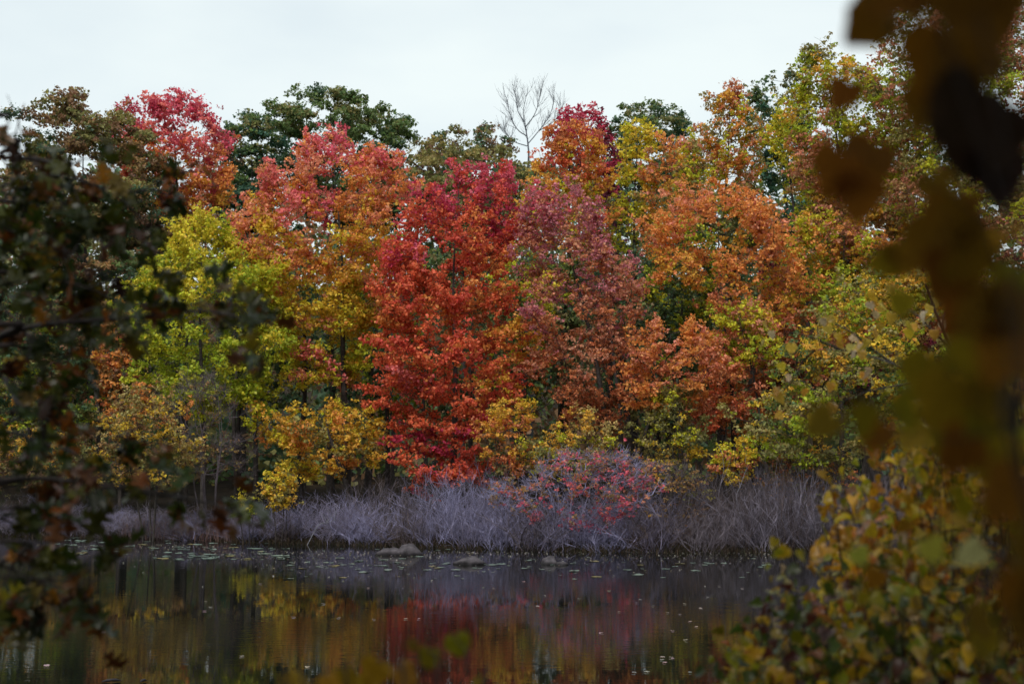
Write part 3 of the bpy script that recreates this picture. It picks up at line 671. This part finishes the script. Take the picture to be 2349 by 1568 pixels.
# a few thick pale crooked stems that stand out
def pale_stems():
    for i, (pts, D) in enumerate([([(1232,1262),(1238,1215),(1228,1180),(1245,1140)], 46.9), ([(1345,1262),(1320,1230),(1300,1200),(1290,1165)], 46.8), ([(1395,1262),(1390,1225),(1378,1190),(1372,1150)], 46.9),
                                  ([(1470,1255),(1455,1215),(1462,1180)], 46.9), ([(700,1240),(730,1205),(752,1198),(770,1192)], 48.8), ([(1720,1200),(1690,1150),(1700,1110),(1712,1075)], 47.2), ([(1860,1240),(1820,1228),(1790,1205)], 46.9)]):
        P = [at(x, y, D + .5 + .1 * k) for k, (x, y) in enumerate(pts)]
        base = P[0].copy(); base.z = float(ground_h(base.x, base.y)) - .05
        root = empty('crooked_stem', base); tb = Tubes()
        sp = spline([tuple(base)] + [tuple(p) for p in P[1:]], 5) - np.array(base)
        tb.path(sp, np.linspace(.019, .007, len(sp)), 5)
        for k in range(5):
            q = sp[random.randrange(len(sp) // 2, len(sp))]
            e = Vector((random.gauss(0, .6), random.gauss(0, .4), .8)).normalized() * random.uniform(.3, .6)
            tb.path([q, q + np.array(e) * .5 + rng.normal(0, .03, 3), q + np.array(e)], [.010, .007, .003], 4)
        tb.build('stem', M_BARKP, root)
        tag(root, ['pale crooked stem under the left part of the red-leaved shrub', 'pale stem leaning left beneath the red leaves', 'pale upright stem beneath the red leaves', 'short pale stem at the edge of the red-leaved shrub',
                   'bent pale stem in the left grey shrubs', 'tall pale stem standing up from the brown thicket', 'pale stem lying low in the brown thicket by the water'][i], 'stem')
pale_stems()

# dry sedge at the foot of the shrubs
def sedge():
    n = 15000
    x = rng.uniform(-24, 18, n); y = shore(x) + rng.normal(.1, .45, n); red = (x > -14.5) & (x < -10) & (rng.random(n) < .8)
    y = np.where(red, shore(x) + rng.uniform(-.2, 2.2, n), y)
    h = rng.uniform(.08, .34, n) * np.where(red, 2.1, 1.0); z = ground_h(x, y) - .05
    B = np.stack([x, y, np.maximum(z, -.12)], 1); a = rng.random(n) * 6.28
    wv = np.stack([np.cos(a), np.sin(a), 0 * a], 1) * .014
    tip = B + np.stack([rng.normal(0, .22, n) * h, rng.normal(0, .2, n) * h, h], 1); mid = (B + tip) / 2 + np.stack([rng.normal(0, .03, n), rng.normal(0, .03, n), h * .08], 1)
    v = np.stack([B - wv, B + wv, mid + wv * .8, tip + wv * .1, tip - wv * .1, mid - wv * .8], 1).reshape(-1, 3)
    k = np.arange(n)[:, None] * 6
    f = np.concatenate([k + np.array([[0, 1, 2, 5]]), k + np.array([[5, 2, 3, 4]])])
    c = np.array([[.05, .036, .026], [.03, .026, .02], [.08, .055, .036], [.04, .038, .02]])[rng.integers(0, 4, n)]
    c[red] = np.array([[.22, .13, .12], [.28, .19, .17], [.17, .11, .11]])[rng.integers(0, 3, red.sum())]
    c = np.concatenate([c, c])
    o = link(bpy.data.objects.new('sedge_grass', np_mesh('sedge_grass', v, f, M_GRASS, col=c)))
    tag(o, 'dry brown sedge at the foot of the shrubs along the far waterline', 'grass', kind='stuff')
sedge()

# ------------------------------------------------------------------ rocks
def rock(label, px, py, wpx, hpx, D, seed, cut=None):
    k = mpp(D); r = np.random.default_rng(seed); nu, nv = 20, 9
    vs_, off = [], r.uniform(0, 9, 6)
    for j in range(nv + 1):
        ph = -.25 + (math.pi / 2 + .25) * j / nv
        for i in range(nu):
            th = 2 * math.pi * i / nu
            d = np.array([math.cos(th) * math.cos(ph), math.sin(th) * math.cos(ph), math.sin(ph)])
            b = 1 + .10 * math.sin(d[0] * 3 + off[0]) + .08 * math.sin(d[1] * 4 + off[1] + d[2] * 3) + .06 * math.sin(d[0] * 8 + d[2] * 6 + off[2]) + .04 * abs(math.sin(d[0] * 13 + d[1] * 9 + off[3])) + r.normal(0, .02)
            p = d * b * np.array([wpx * k / 2, wpx * k * .38, hpx * k * .78])
            if cut is not None and p[0] > cut * wpx * k: p[2] *= .35
            vs_.append(p)
    f = [(j * nu + i, j * nu + (i + 1) % nu, (j + 1) * nu + (i + 1) % nu, (j + 1) * nu + i) for j in range(nv) for i in range(nu)]
    c = at(px, py, D)
    o = link(bpy.data.objects.new('boulder', np_mesh('boulder', vs_, f, M_ROCK, smooth=True)))
    o.location = (c.x, D, -.02); tag(o, label, 'rock')
rock('lower flat boulder of the touching pair at the waterline', 900, 1268, 64, 24, 45.0, 1)
rock('rounder taller boulder of the touching pair at the waterline', 940, 1268, 64, 31, 45.0, 2)
rock('low humped grey boulder alone in the water, middle one of the shore rocks', 1077, 1290, 76, 22, 41.6, 3)
rock('split broken boulder in the water, rightmost of the shore rocks', 1266, 1290, 54, 21, 41.6, 4, cut=.16)
rock('thin slab of rock leaning on the split boulder', 1286, 1292, 34, 11, 41.3, 5)

# ------------------------------------------------------------------ floating things
def pad_mesh(seed):
    r = random.Random(seed); n = 11
    v = [(0, 0, .006)] + [(math.cos(a) * (1 + r.gauss(0, .05)), math.sin(a) * (1 + r.gauss(0, .05)), .004 + abs(r.gauss(0, .07))) for a in [.22 + (2 * math.pi - .44) * i / (n - 1) for i in range(n)]]
    f = [(0, i, i + 1) for i in range(1, n)]
    return np_mesh('lily_pad', v, f, M_PAD)
PADS = [pad_mesh(i) for i in range(6)]
def pads():
    r = random.Random(5); n = 0
    while n < 300:
        u = r.random()
        if u < .58: px = r.uniform(120, 660); py = 1238 + 44 * r.random() ** .8 - (px < 300) * 12
        elif u < .85: px = r.uniform(640, 1130); py = r.gauss(1290, 14)
        else: px = r.uniform(1130, 1760); py = r.gauss(1292, 16)
        D = 3.5 * FV / (py - 1015) if py > 1220 else 60
        x = at(px, py, D).x
        if D > float(shore(x)) - .4: continue
        o = link(bpy.data.objects.new('lily_pad', PADS[n % 6]))
        s = (.05 + .14 * r.random() ** 2) * (1.15 if u < .58 else .9); o.location = (x, D, .006 + .0004 * (n % 9)); o.scale = (s, s, s * r.uniform(.4, 1.2)); o.rotation_euler.z = r.uniform(0, 6.3)
        g_ = r.uniform(.8, 1.25); o.color = (.16 * g_, .22 * g_, .19 * g_, 1) if r.random() < .85 else (.22, .19, .08, 1)
        zn = 'in the dense patch left of the boulders' if px < 660 else 'around the boulders' if px < 1130 else 'off the right part of the far shore'
        tag(o, ('yellowed' if o.color[2] < .15 else 'pale green') + ' lily pad floating ' + zn, 'lily pad', 'lily pads ' + zn); n += 1
pads()
def debris():
    n = 1500
    px = rng.uniform(60, 1780, n); py = 1262 + rng.exponential(14, n) + np.where(px < 500, -16, 0)
    D = 3.5 * FV / (py - 1015); x = (px - 1174.5) / FV * D
    ok = D < shore(x) - .1; x, D = x[ok], D[ok]; n = len(x)
    P = np.stack([x, D, np.full(n, .012)], 1); nr = unit(rng.normal(0, .22, (n, 3)) + np.array([0, 0, 1.]))
    v, f = leaf_quads(P, nr, rng.uniform(.03, .09, n)); v[:, 2] = np.maximum(v[:, 2], .004)
    c = np.array([(.20, .17, .12), (.30, .28, .24), (.12, .12, .08), (.42, .40, .36), (.15, .10, .08), (.28, .24, .28)])[rng.integers(0, 6, n)]
    o = link(bpy.data.objects.new('pond_leaves', np_mesh('pond_leaves', v, f, M_LEAF, col=c)))
    tag(o, 'small leaf litter floating in a band along the far shore', 'leaf litter', kind='stuff')
debris()

# ------------------------------------------------------------------ near leaves
HEART = [(0, 0), (.16, -.10), (.36, -.02), (.48, .18), (.46, .36), (.43, .38), (.38, .56), (.33, .58), (.22, .78), (.09, .92), (0, 1.04)]
OAKL = [(0, 0), (.05, .10), (.20, .14), (.26, .24), (.09, .30), (.13, .36), (.40, .44), (.42, .54), (.13, .54), (.14, .62), (.34, .72), (.33, .80), (.11, .78), (.08, .88), (0, 1.0)]
def near_leaf(outline, seed, calm=1.0):
    r = random.Random(seed); bend = r.uniform(-.2, .8); fold = r.uniform(-.1, .8); tw = r.uniform(-.7, .7); wav = r.uniform(.03, .09)
    bend *= calm; fold *= calm; tw *= calm
    v, uv = [], []
    for (x, y) in outline:
        for sgn in (-1, 0, 1):
            xx = x * sgn * (1 + r.gauss(0, .05)); yy = y if sgn else max(0, min(1, y))
            z = -bend * yy * yy + fold * abs(xx) + tw * xx * yy + wav * math.sin(yy * 11 + sgn) * abs(sgn)
            v.append((xx, yy, z)); uv.append((xx, yy))
    f = []
    for i in range(len(outline) - 1):
        a = i * 3; f += [(a, a + 1, a + 4, a + 3), (a + 1, a + 2, a + 5, a + 4)]
    return np.array(v), np.array(f), np.array(uv)
LEAFSETS = {}
BROAD = [(0, 0), (.20, -.12), (.42, -.06), (.54, .14), (.55, .32), (.50, .40), (.46, .56), (.36, .70), (.22, .84), (.09, .95), (0, 1.0)]
for nm, ol in (('heart', HEART), ('oak', OAKL), ('broad', BROAD)):
    LEAFSETS[nm] = []
    for i in range(7):
        v, f, uv = near_leaf(ol, 100 + i, .3 if nm == 'broad' else 1.0)
        LEAFSETS[nm].append((v, f, uv, np_mesh('leaf', v, f, M_LEAFO, smooth=True, uv=uv)))
def leaf_matrix(p, tip, nrm, s):
    y = Vector(tip).normalized(); z = Vector(nrm); z = (z - y * z.dot(y)).normalized(); x = y.cross(z)
    m = Matrix((x, y, z)).transposed().to_4x4()
    return Matrix.Translation(p) @ m @ Matrix.Scale(s, 4)
class NearPlant:
    """a thing with stems (or boughs that carry their leaves) and single leaves; leaves past the limit are joined"""
    def __init__(s, name, label, cat, base, kind, limit=290):
        s.root = empty(name, base); tag(s.root, label, cat); s.inv = Matrix.Translation(s.root.location).inverted()
        s.kind = kind; s.leaves = []; s.secs = [('stem', Tubes())]; s.tb = s.secs[0][1]; s.cur = 0; s.limit = limit
    def section(s, name): s.secs.append((name, Tubes())); s.tb = s.secs[-1][1]; s.cur = len(s.secs) - 1
    def leaf(s, p, tip, nrm, size, col): s.leaves.append((Vector(p), Vector(tip), Vector(nrm), size, col, s.cur))
    def finish(s, mat=None, leafm=None):
        obs = []
        for nm, t in s.secs:
            if t.n: o = t.build(nm, mat or M_NTWIG, s.root); o.matrix_parent_inverse = s.inv; obs.append(o)
            else: obs.append(None)
        eye = Vector((0, 0, EYE))
        s.leaves.sort(key=lambda l: -l[3] / max(.2, (l[0] - eye).length))
        V_, F_, U_, C_ = [], [], [], []; n0 = 0
        for i, (p, t, nr, sz, col, sec) in enumerate(s.leaves):
            v, f, uv, me = LEAFSETS[s.kind][i % 7]; m = leaf_matrix(p, t, nr, sz)
            if i < s.limit:
                bough = sec > 0 and obs[sec] is not None
                o = link(bpy.data.objects.new('leaf', me), obs[sec] if bough else s.root)
                if not bough: o.matrix_parent_inverse = s.inv
                o.matrix_basis = m; o.color = (*col, 1)
                if leafm: o.material_slots[0].link = 'OBJECT'; o.material_slots[0].material = leafm
            else:
                M3 = np.array(m.to_3x3()); V_.append(v @ M3.T + np.array(m.translation)); F_.append(f + n0); U_.append(uv); C_.append(np.repeat([col], len(f), 0)); n0 += len(v)
        if V_:
            o = link(bpy.data.objects.new('foliage', np_mesh('foliage', np.concatenate(V_), np.concatenate(F_), M_LEAFA, col=np.concatenate(C_), smooth=True, uv=np.concatenate(U_))), s.root)
            o.matrix_parent_inverse = s.inv; o['kind'] = 'stuff'
R_ = random.Random(21)
def jit(c, a=.2):
    k = 1 + R_.gauss(0, a); return tuple(min(.8, max(.004, x * k * (1 + R_.gauss(0, .07)))) for x in c)
def rv(a=1.0): return Vector((R_.gauss(0, a), R_.gauss(0, a), R_.gauss(0, a)))

# --- oak boughs reaching in from the left
def left_oak():
    base = Vector((-6.2, 6.2, float(ground_h(-6.2, 6.2))))
    pl = NearPlant('red_oak', 'dark near oak whose boughs hang in from the left frame edge', 'tree', base, 'oak', 300)
    pl.tb.path([(base.x, base.y, base.z - .3), (base.x + .1, base.y, base.z + 2), (base.x - .1, base.y, base.z + 5), (base.x, base.y - .2, base.z + 9)], [.24, .19, .16, .10], 9)
    OC = [(.030, .048, .006)] * 6 + [(.070, .075, .007)] * 5 + [(.10, .032, .007)] * 2 + [(.20, .065, .009)] * 2 + [(.06, .02, .009)] + [(.20, .14, .012)]
    boughs = [([(-160,760),(0,772),(60,752),(140,740),(300,728),(450,712),(560,730),(592,748)], 5.8, .013),
              ([(-160,1120),(0,1110),(90,1096),(230,1112),(360,1132),(470,1150),(545,1178)], 5.6, .011),
              ([(-120,800),(0,860),(25,900),(50,930),(130,972),(220,990),(290,1040)], 6.0, .010),
              ([(-140,330),(0,360),(110,370),(200,420),(300,440),(395,432)], 6.2, .012),
              ([(-140,290),(-60,262),(-12,250),(25,285)], 6.3, .007),
              ([(-140,470),(0,520),(110,560),(200,600),(260,650)], 6.1, .010),
              ([(-140,640),(0,650),(100,640),(200,660),(300,700),(400,680)], 6.0, .009),
              ([(-140,1250),(0,1295),(70,1322),(140,1345),(240,1322)], 5.5, .008),
              ([(-140,960),(0,985),(80,1010),(170,1040),(260,1110)], 5.9, .008),
              ([(-140,1180),(0,1190),(60,1210),(160,1200),(230,1180)], 5.7, .007),
              ([(-140,420),(0,440),(80,470),(150,480)], 6.4, .008),
              ([(-140,560),(0,700),(60,760),(90,830),(150,880)], 6.2, .008),
              ([(-140,1330),(0,1370),(40,1380),(80,1385)], 5.4, .006)]
    dens = [22, 17, 11, 22, 2, 26, 8, 12, 12, 9, 28, 14, 8]
    for (pts, D, rad), nd in zip(boughs, dens):
        P = [at(x, y, D + .25 * math.sin(i * 1.7 + D)) for i, (x, y) in enumerate(pts)]
        pl.section('bough')
        start = Vector((base.x, base.y, max(base.z + .8, P[0].z - .5)))
        sp = spline([tuple(start)] + [tuple(p) for p in P], 5)
        pl.tb.path(sp, np.linspace(rad * 1.3, rad * .25, len(sp)), 6)
        n = len(sp)
        for k in range(nd):
            f = .22 + .78 * (k + R_.random()) / nd if nd < 24 else .2 + .8 * ((k + R_.random()) / nd)
            i = min(n - 2, int(f * (n - 1))); q = Vector(sp[i]); d = (Vector(sp[i + 1]) - q).normalized()
            e = (d * .7 + rv(.55)).normalized(); ln = R_.uniform(.10, .34) if f < .9 else R_.uniform(.05, .14)
            t1 = q + e * ln * .5 + Vector((0, 0, .02)); t2 = q + e * ln
            pl.tb.path([tuple(q), tuple(t1), tuple(t2)], [.004, .003, .0018], 4)
            for j in range(R_.choice((2, 3, 3, 4))):
                tip = (e * .8 + rv(.6) + Vector((0, 0, -.35))).normalized()
                nr = (Vector((0, 0, .8)) + rv(.55)).normalized()
                pl.leaf(t2 - e * ln * .25 * j * R_.random() + rv(.012), tip, nr, R_.uniform(.085, .145), jit(R_.choice(OC), .3))
    pl.leaves = [l for l in pl.leaves if not ((l[0].z - EYE) / l[0].y > .225 and l[0].x / l[0].y > -.375)]
    # single round ochre leaves caught among them
    for (x, y, s) in ((86, 712, .075), (118, 1358, .08), (22, 1270, .06), (230, 385, .09)):
        p = at(x, y - 12, 5.5); pl.leaf(p, Vector((.25, 0, -1)), Vector((.1, -1, .2)), s, (.42, .17, .02))
    # unseen crown, spread overhead and behind the camera to shade the near leaves
    n = 0
    while n < 1500:
        y = R_.uniform(-12, 9); x = R_.uniform(-13, 12); z = EYE + .36 * max(y, 0) + 1.6 + R_.random() * 3.5
        if y < -2.5: z = R_.uniform(2.2, 11)
        n += 1
        pl.leaf((x, y, z), rv() + Vector((0, 0, -.6)), Vector((0, 0, 1)) + rv(.35), .6, jit(R_.choice(OC)))
    pl.leaves.sort(key=lambda l: l[3] > .3)
    big = [l for l in pl.leaves if l[3] > .3]; pl.leaves = [l for l in pl.leaves if l[3] <= .3]
    pl.finish()
    P = np.repeat(np.array([tuple(l[0]) for l in big]), 7, 0); P += rng.normal(0, .32, P.shape)
    v, f = leaf_quads(P, unit(rng.normal(0, .5, P.shape) + np.array([0, 0, 1.])), rng.uniform(.3, .5, len(P)))
    o = link(bpy.data.objects.new('crown', np_mesh('crown', v, f, M_LEAF, col=np.repeat(np.array([l[4] for l in big]), 7, 0))), pl.root)  # the oak's unseen crown, shaped to shade the foreground
    o.matrix_parent_inverse = pl.inv; o['kind'] = 'stuff'
left_oak()

# --- shrubs on the near bank, right
def in_poly(x, y, poly):
    c = False; j = len(poly) - 1
    for i in range(len(poly)):
        (xi, yi), (xj, yj) = poly[i], poly[j]
        if (yi > y) != (yj > y) and x < (xj - xi) * (y - yi) / (yj - yi) + xi: c = not c
        j = i
    return c
def near_shrub(label, poly, D0, D1, nst, per, sizes, colours, base_xy, seed, droop=.4):
    global R_
    R_ = random.Random(seed)
    bx, by = base_xy; base = Vector((bx, by, float(ground_h(bx, by))))
    pl = NearPlant('bank_shrub', label, 'shrub', base, 'heart', 290)
    xs = [p[0] for p in poly]; ys = [p[1] for p in poly]; n = 0
    while n < nst:
        x, y = R_.uniform(min(xs), max(xs)), R_.uniform(min(ys), max(ys))
        if not in_poly(x, y, poly): continue
        n += 1
        D = R_.uniform(D0, D1); T = at(x, y, D)
        b = base + Vector((R_.gauss(0, .35), R_.gauss(0, .3), -.05))
        b.x += (T.x - b.x) * .45; b.y += (T.y - b.y) * .4; b.z = float(ground_h(b.x, b.y)) - .05
        mid = b.lerp(T, .55) + Vector((R_.gauss(0, .1), R_.gauss(0, .1), .18))
        sp = spline([tuple(b), tuple(mid), tuple(T)], 5)
        pl.tb.path(sp, np.linspace(.007, .002, len(sp)), 4); own = R_.choice(colours)
        for k in range(per):
            f = .62 + .38 * R_.random() ** .7
            i = min(len(sp) - 2, int(f * (len(sp) - 1))); q = Vector(sp[i]).lerp(Vector(sp[i + 1]), R_.random()) + rv(.05)
            tip = (rv(.6) + Vector((-.25, -.1, -droop))).normalized(); nr = (Vector((-.1, -.15, .55)) + rv(.6)).normalized()
            pl.leaf(q, tip, nr, R_.uniform(*sizes) * R_.uniform(.75, 1.2), tuple(1.15 * q_ for q_ in jit(own if R_.random() < .65 else R_.choice(colours), .25)))
    pl.finish()
YEL = [(.42, .21, .012)] * 4 + [(.46, .30, .015)] * 4 + [(.32, .12, .012)] * 3 + [(.24, .21, .012)] * 4 + [(.30, .19, .10)] * 2
LOW = [(.36, .22, .012)] * 5 + [(.20, .18, .010)] * 4 + [(.045, .065, .008)] * 4 + [(.22, .08, .015)] * 2 + [(.07, .02, .012)] * 2 + [(.30, .24, .13)]
near_shrub('amber-leaved shrub on the near bank at the right', [(1885,1150),(1900,1075),(1960,1010),(2040,940),(2120,800),(2210,680),(2349,620),(2420,1250),(2200,1330),(1960,1300),(1880,1230)], 6.4, 9.0, 200, 14, (.045, .075), YEL, (2.6, 7.6), 31)
near_shrub('low green and gold leafy shrub filling the lower right corner', [(1600,1600),(1640,1490),(1710,1370),(1770,1290),(1860,1240),(1960,1290),(2349,1300),(2420,1640),(1600,1640)], 5.2, 7.4, 205, 14, (.035, .068), LOW, (1.9, 6.2), 33)

# --- twigs with heart-shaped leaves, a little farther out
def birch_twigs():
    global R_
    R_ = random.Random(41); D = 9.5
    bx, by = 3.9, 9.3
    base = Vector((bx, by, float(ground_h(bx, by))))
    pl = NearPlant('birch_sapling', 'slender sapling with pale heart-shaped leaves on arching twigs', 'sapling', base, 'heart', 290)
    pl.tb.path(spline([tuple(base + Vector((0, 0, -.1))), tuple(at(2330, 1150, D)), tuple(at(2260, 950, D)), tuple(at(2180, 800, D)), tuple(at(2120, 650, D))], 5), np.linspace(.025, .006, 21), 6)
    twigs = [[(2260,950),(2200,915),(2120,870),(2050,835),(1990,815),(1930,802),(1870,803),(1800,815),(1770,840)],
             [(2050,835),(2000,800),(1950,760),(1910,740),(1885,730)],
             [(2180,800),(2140,760),(2100,720),(2040,690),(1990,680)],
             [(2180,800),(2160,740),(2180,690),(2200,650)],
             [(1870,803),(1840,830),(1820,870),(1790,900)],
             [(2120,870),(2080,880),(2000,895),(1930,920)],
             [(2260,950),(2180,930),(2100,930),(2060,960)],
             [(1930,802),(1900,790),(1850,770),(1800,760)]]
    spots = [(1770,715),(1760,760),(1755,800),(1790,830),(1800,860),(1780,890),(1790,935),(1830,900),(1815,805),(1880,735),(1895,725),(1900,745),(1925,760),(1940,770),(1965,775),(1950,790),(2000,750),(2015,760),(2030,745),(2075,700),(2060,690),(2045,720),
             (2020,700),(2100,740),(2085,760),(2120,700),(2150,690),(2160,740),(2140,760),(2170,720),(1990,690),(2000,670),(2040,660),(1900,930),(1870,925),(2070,940),(2100,930),(2120,950),(2060,965),(1975,800),(1880,850),(1910,880),(1975,850),(1880,960),(1860,955),(2010,720),(2200,650),(2180,670),(2190,700),(2140,720)]
    for t in twigs:
        P = [at(x, y, D + .2 * math.sin(i + x)) for i, (x, y) in enumerate(t)]
        sp = spline([tuple(p) for p in P], 4); pl.tb.path(sp, np.linspace(.009, .002, len(sp)), 4)
    for (x, y) in spots:
        for _ in range(R_.choice((1, 1, 2))):
            p = at(x + R_.gauss(0, 8), y + R_.gauss(0, 8), D + R_.gauss(0, .2))
            pl.leaf(p, (rv(.35) + Vector((.05, 0, -1))).normalized(), (rv(.5) + Vector((-.2, -.7, .5))).normalized(), R_.uniform(.055, .08), jit(R_.choice([(.58, .36, .06), (.60, .42, .03), (.60, .46, .26), (.55, .27, .04), (.58, .38, .05)]), .15))
    pl.finish()
birch_twigs()

# --- vine with big leaves hanging close to the lens, right
def near_vine():
    global R_
    R_ = random.Random(55)
    base = Vector((.98, 1.55, float(ground_h(.98, 1.55))))
    pl = NearPlant('grape_vine', 'dark out-of-focus vine leaves hanging close at the right edge', 'vine', base, 'broad', 290)
    BR = (.13, .062, .006); OL = (.19, .13, .008); DK = (.028, .015, .009); GR = (.2, .2, .03); RU = (.15, .065, .007)
    leaves = [(1985,60,.16,1.5,BR),(2030,110,.13,1.55,BR),(1950,250,.095,1.6,RU),(1930,440,.13,1.5,RU),(2010,420,.13,1.55,BR),(1975,490,.12,1.5,RU),
              (2140,60,.16,1.3,BR),(2230,110,.17,1.2,BR),(2160,200,.16,1.35,BR),(2260,230,.15,1.3,BR),(2310,60,.15,1.25,BR),(2200,20,.15,1.3,RU),(2120,280,.10,1.4,BR),
              (2250,330,.15,1.25,DK),(2230,420,.15,1.3,DK),(2310,370,.14,1.2,DK),(2200,370,.12,1.35,DK),(2290,450,.12,1.3,DK),
              (2130,470,.08,1.7,OL),(2180,540,.12,1.4,BR),(2230,580,.12,1.35,BR),(2150,620,.13,1.45,BR),(2060,620,.10,1.6,OL),(2010,640,.09,1.6,OL),(2200,680,.12,1.4,BR),(2260,650,.12,1.35,BR),
              (2070,720,.07,2.0,OL),(2230,760,.12,1.5,RU),(2290,780,.12,1.4,RU),(2220,860,.13,1.6,OL),(2280,900,.13,1.5,OL),(2320,860,.13,1.4,RU),(2340,760,.12,1.4,BR),
              (2090,880,.08,1.9,OL),(2140,900,.10,1.8,OL),(2180,960,.11,1.7,OL),(2240,980,.11,1.7,OL),(2300,1000,.12,1.5,OL),(2120,1000,.10,1.9,OL),
              (1915,1015,.085,1.9,OL),(1985,990,.085,1.9,OL),(2050,985,.09,1.9,OL),(2030,1030,.08,2.0,RU),(2160,1060,.09,1.9,OL),(2230,1080,.10,1.8,RU),(2300,1100,.11,1.6,OL),
              (2345,1190,.12,1.3,BR),(2349,1330,.14,1.15,BR),(2330,1420,.13,1.2,BR),(2340,1520,.14,1.15,BR),(2260,1500,.09,1.6,OL),(2220,1470,.08,1.8,RU),
              (2130,1285,.085,2.6,(.24,.22,.03)),(2250,1300,.09,2.7,(.34,.34,.14)),(2015,1345,.075,2.8,RU),(1985,1385,.06,3.0,OL),(1965,1290,.07,3.2,GR),(2080,1220,.06,3.0,RU),(2190,1210,.07,2.8,(.3,.2,.03)),(2250,1190,.06,2.8,OL),
              (1870,978,.045,2.6,(.45,.45,.5))]
    for (x, y, s, D, c) in leaves:
        if D < 1.62: D *= 1.15; s *= .84
        c = tuple(1.25 * q for q in c)
        p = at(x, y - s * 1.3 * FV / D * .35, D)
        nr = (Vector((0, -1, .25)) + rv(.28)).normalized()
        if (x, y) == (1870, 978): nr = Vector((.1, -.3, 1))
        pl.leaf(p, (Vector((R_.gauss(-.3, .75), 0, -1))).normalized(), nr, s * .62, jit(c, .12))
    for _ in range(46):
        x, y = R_.uniform(2040, 2349), R_.uniform(480, 1120)
        if x < 2130 + 60 * math.sin(y * .011): continue
        pl.leaf(at(x, y, R_.uniform(1.9, 2.9)), Vector((R_.gauss(-.2, .7), R_.gauss(0, .3), -1)), (Vector((0, -.7, .5)) + rv(.5)).normalized(), R_.uniform(.045, .075), jit(R_.choice([(.30, .19, .010), (.24, .17, .008), (.20, .10, .008), (.26, .22, .012)]), .25))
    for x0, x1, D in ((2300, 2150, 1.35), (2330, 2250, 1.25), (2250, 1930, 1.55), (2340, 2000, 1.9), (2320, 2150, 1.7)):
        P = [base + Vector((R_.gauss(0, .03), R_.gauss(0, .03), 0)), at(2400, 1300, D), at((x0 + 2400) / 2, 900, D), at(x0, 500 if D < 1.6 else 980, D), at(x1, 30 if D < 1.4 else (330 if D < 1.6 else 1010), D)]
        sp = spline([tuple(p) for p in P], 6); pl.tb.path(sp, np.linspace(.003, .0012, len(sp)), 5)
    for (x, y, s, D, c) in leaves[-10:-1]:
        a = at(x, y, D); pl.tb.path(spline([tuple(base), tuple(at(2380, 1420, D)), tuple(at((x + 2380) / 2, y + 60, D)), tuple(a)], 5), np.linspace(.004, .0015, 16), 4)
    pl.finish(leafm=M_LEAFV)
near_vine()

# --- sprig poking up at the bottom edge
def sprig():
    global R_
    R_ = random.Random(66); D = 3.4
    bx, by = -.35, 3.3; base = Vector((bx, by, float(ground_h(bx, by))))
    pl = NearPlant('vine_sprig', 'olive yellow leaf sprig poking up at the bottom edge', 'sprig', base, 'broad', 60)
    for (x, y, s, c) in ((1045, 1470, .06, (.16, .13, .008)), (985, 1502, .055, (.15, .12, .008)), (950, 1482, .03, (.12, .10, .008)), (870, 1530, .07, (.28, .14, .008)), (915, 1545, .065, (.28, .14, .008)), (790, 1548, .055, (.24, .15, .008)), (750, 1562, .05, (.34, .22, .02)), (690, 1562, .04, (.32, .2, .02)), (655, 1560, .03, (.3, .2, .02)), (840, 1562, .06, (.36, .22, .02)), (1090, 1566, .03, (.3, .2, .03))):
        p = at(x, y - 14, D + R_.gauss(0, .08)); pl.leaf(p, Vector((R_.gauss(.1, .4), .1, -1)), Vector((R_.gauss(0, .3), -1, .35)), s, jit(c, .1))
        pl.tb.path(spline([tuple(base + Vector((R_.gauss(0, .06), 0, 0))), tuple(at(x + 10, 1640, D)), tuple(p)], 5), np.linspace(.004, .0015, 11), 4)
    pl.finish()
sprig()

# --- leaves and sticks afloat on the open water
def afloat():
    r = random.Random(77)
    spots = [(480,1388),(470,1396),(470,1375),(780,1412),(855,1415),(932,1414),(962,1414),(742,1380),(238,1443),(104,1520),(556,1498),(706,1521),(1085,1555),(1462,1378),(1420,1398),(1530,1400),(1560,1404),(1585,1420),(1600,1432),(1610,1390),(1515,1500),(1535,1500),(1545,1502),(1520,1506),(1528,1512),(1450,1534),(1487,1533),(1580,1534),(1570,1462),(1325,1368),(1400,1350),(1465,1370),(1620,1365),(1500,1385),(1570,1380),(1650,1340),(1700,1345),(1380,1445),(1230,1385),(670,1410),(600,1335),(330,1310),(845,1345),(1130,1345),(1200,1330),(1540,1440)]
    for i, (x, y) in enumerate(spots):
        D = EYE * FV / (y - 1015) * 1.0; p = at(x, y, D)
        o = link(bpy.data.objects.new('floating_leaf', LEAFSETS['broad'][i % 7][3])); s = r.uniform(.05, .085)
        o.location = (p.x, D, .014); o.scale = (s, s, s * .5); o.rotation_euler = (r.gauss(0, .06), r.gauss(0, .06), r.uniform(0, 6.3)); o.color = (*[c * r.uniform(.8, 1.1) for c in (.55, .46, .40)], 1)
        tag(o, 'single pale fallen leaf afloat on the open dark water', 'leaf', 'fallen leaves afloat on the open water')
    for (x0, y0, x1, y1, rad, lb) in ((233, 1556, 278, 1560, .022, 'short wet stick floating at the bottom left edge'), (322, 1556, 336, 1552, .02, 'stub of floating wood beside the short wet stick')):
        D = EYE * FV / (y0 - 1015); a = at(x0, y0, D); b = at(x1, y1, D + .1); tb = Tubes()
        pts = [(a.x + (b.x - a.x) * t, D + .1 * t, .015 + .02 * math.sin(t * 3)) for t in (0, .25, .5, .75, 1)]
        tb.path(pts, [rad * .3, rad, rad * .9, rad, rad * .3], 7); o = tb.build('floating_stick', M_ROCK); tag(o, lb, 'stick')
afloat()
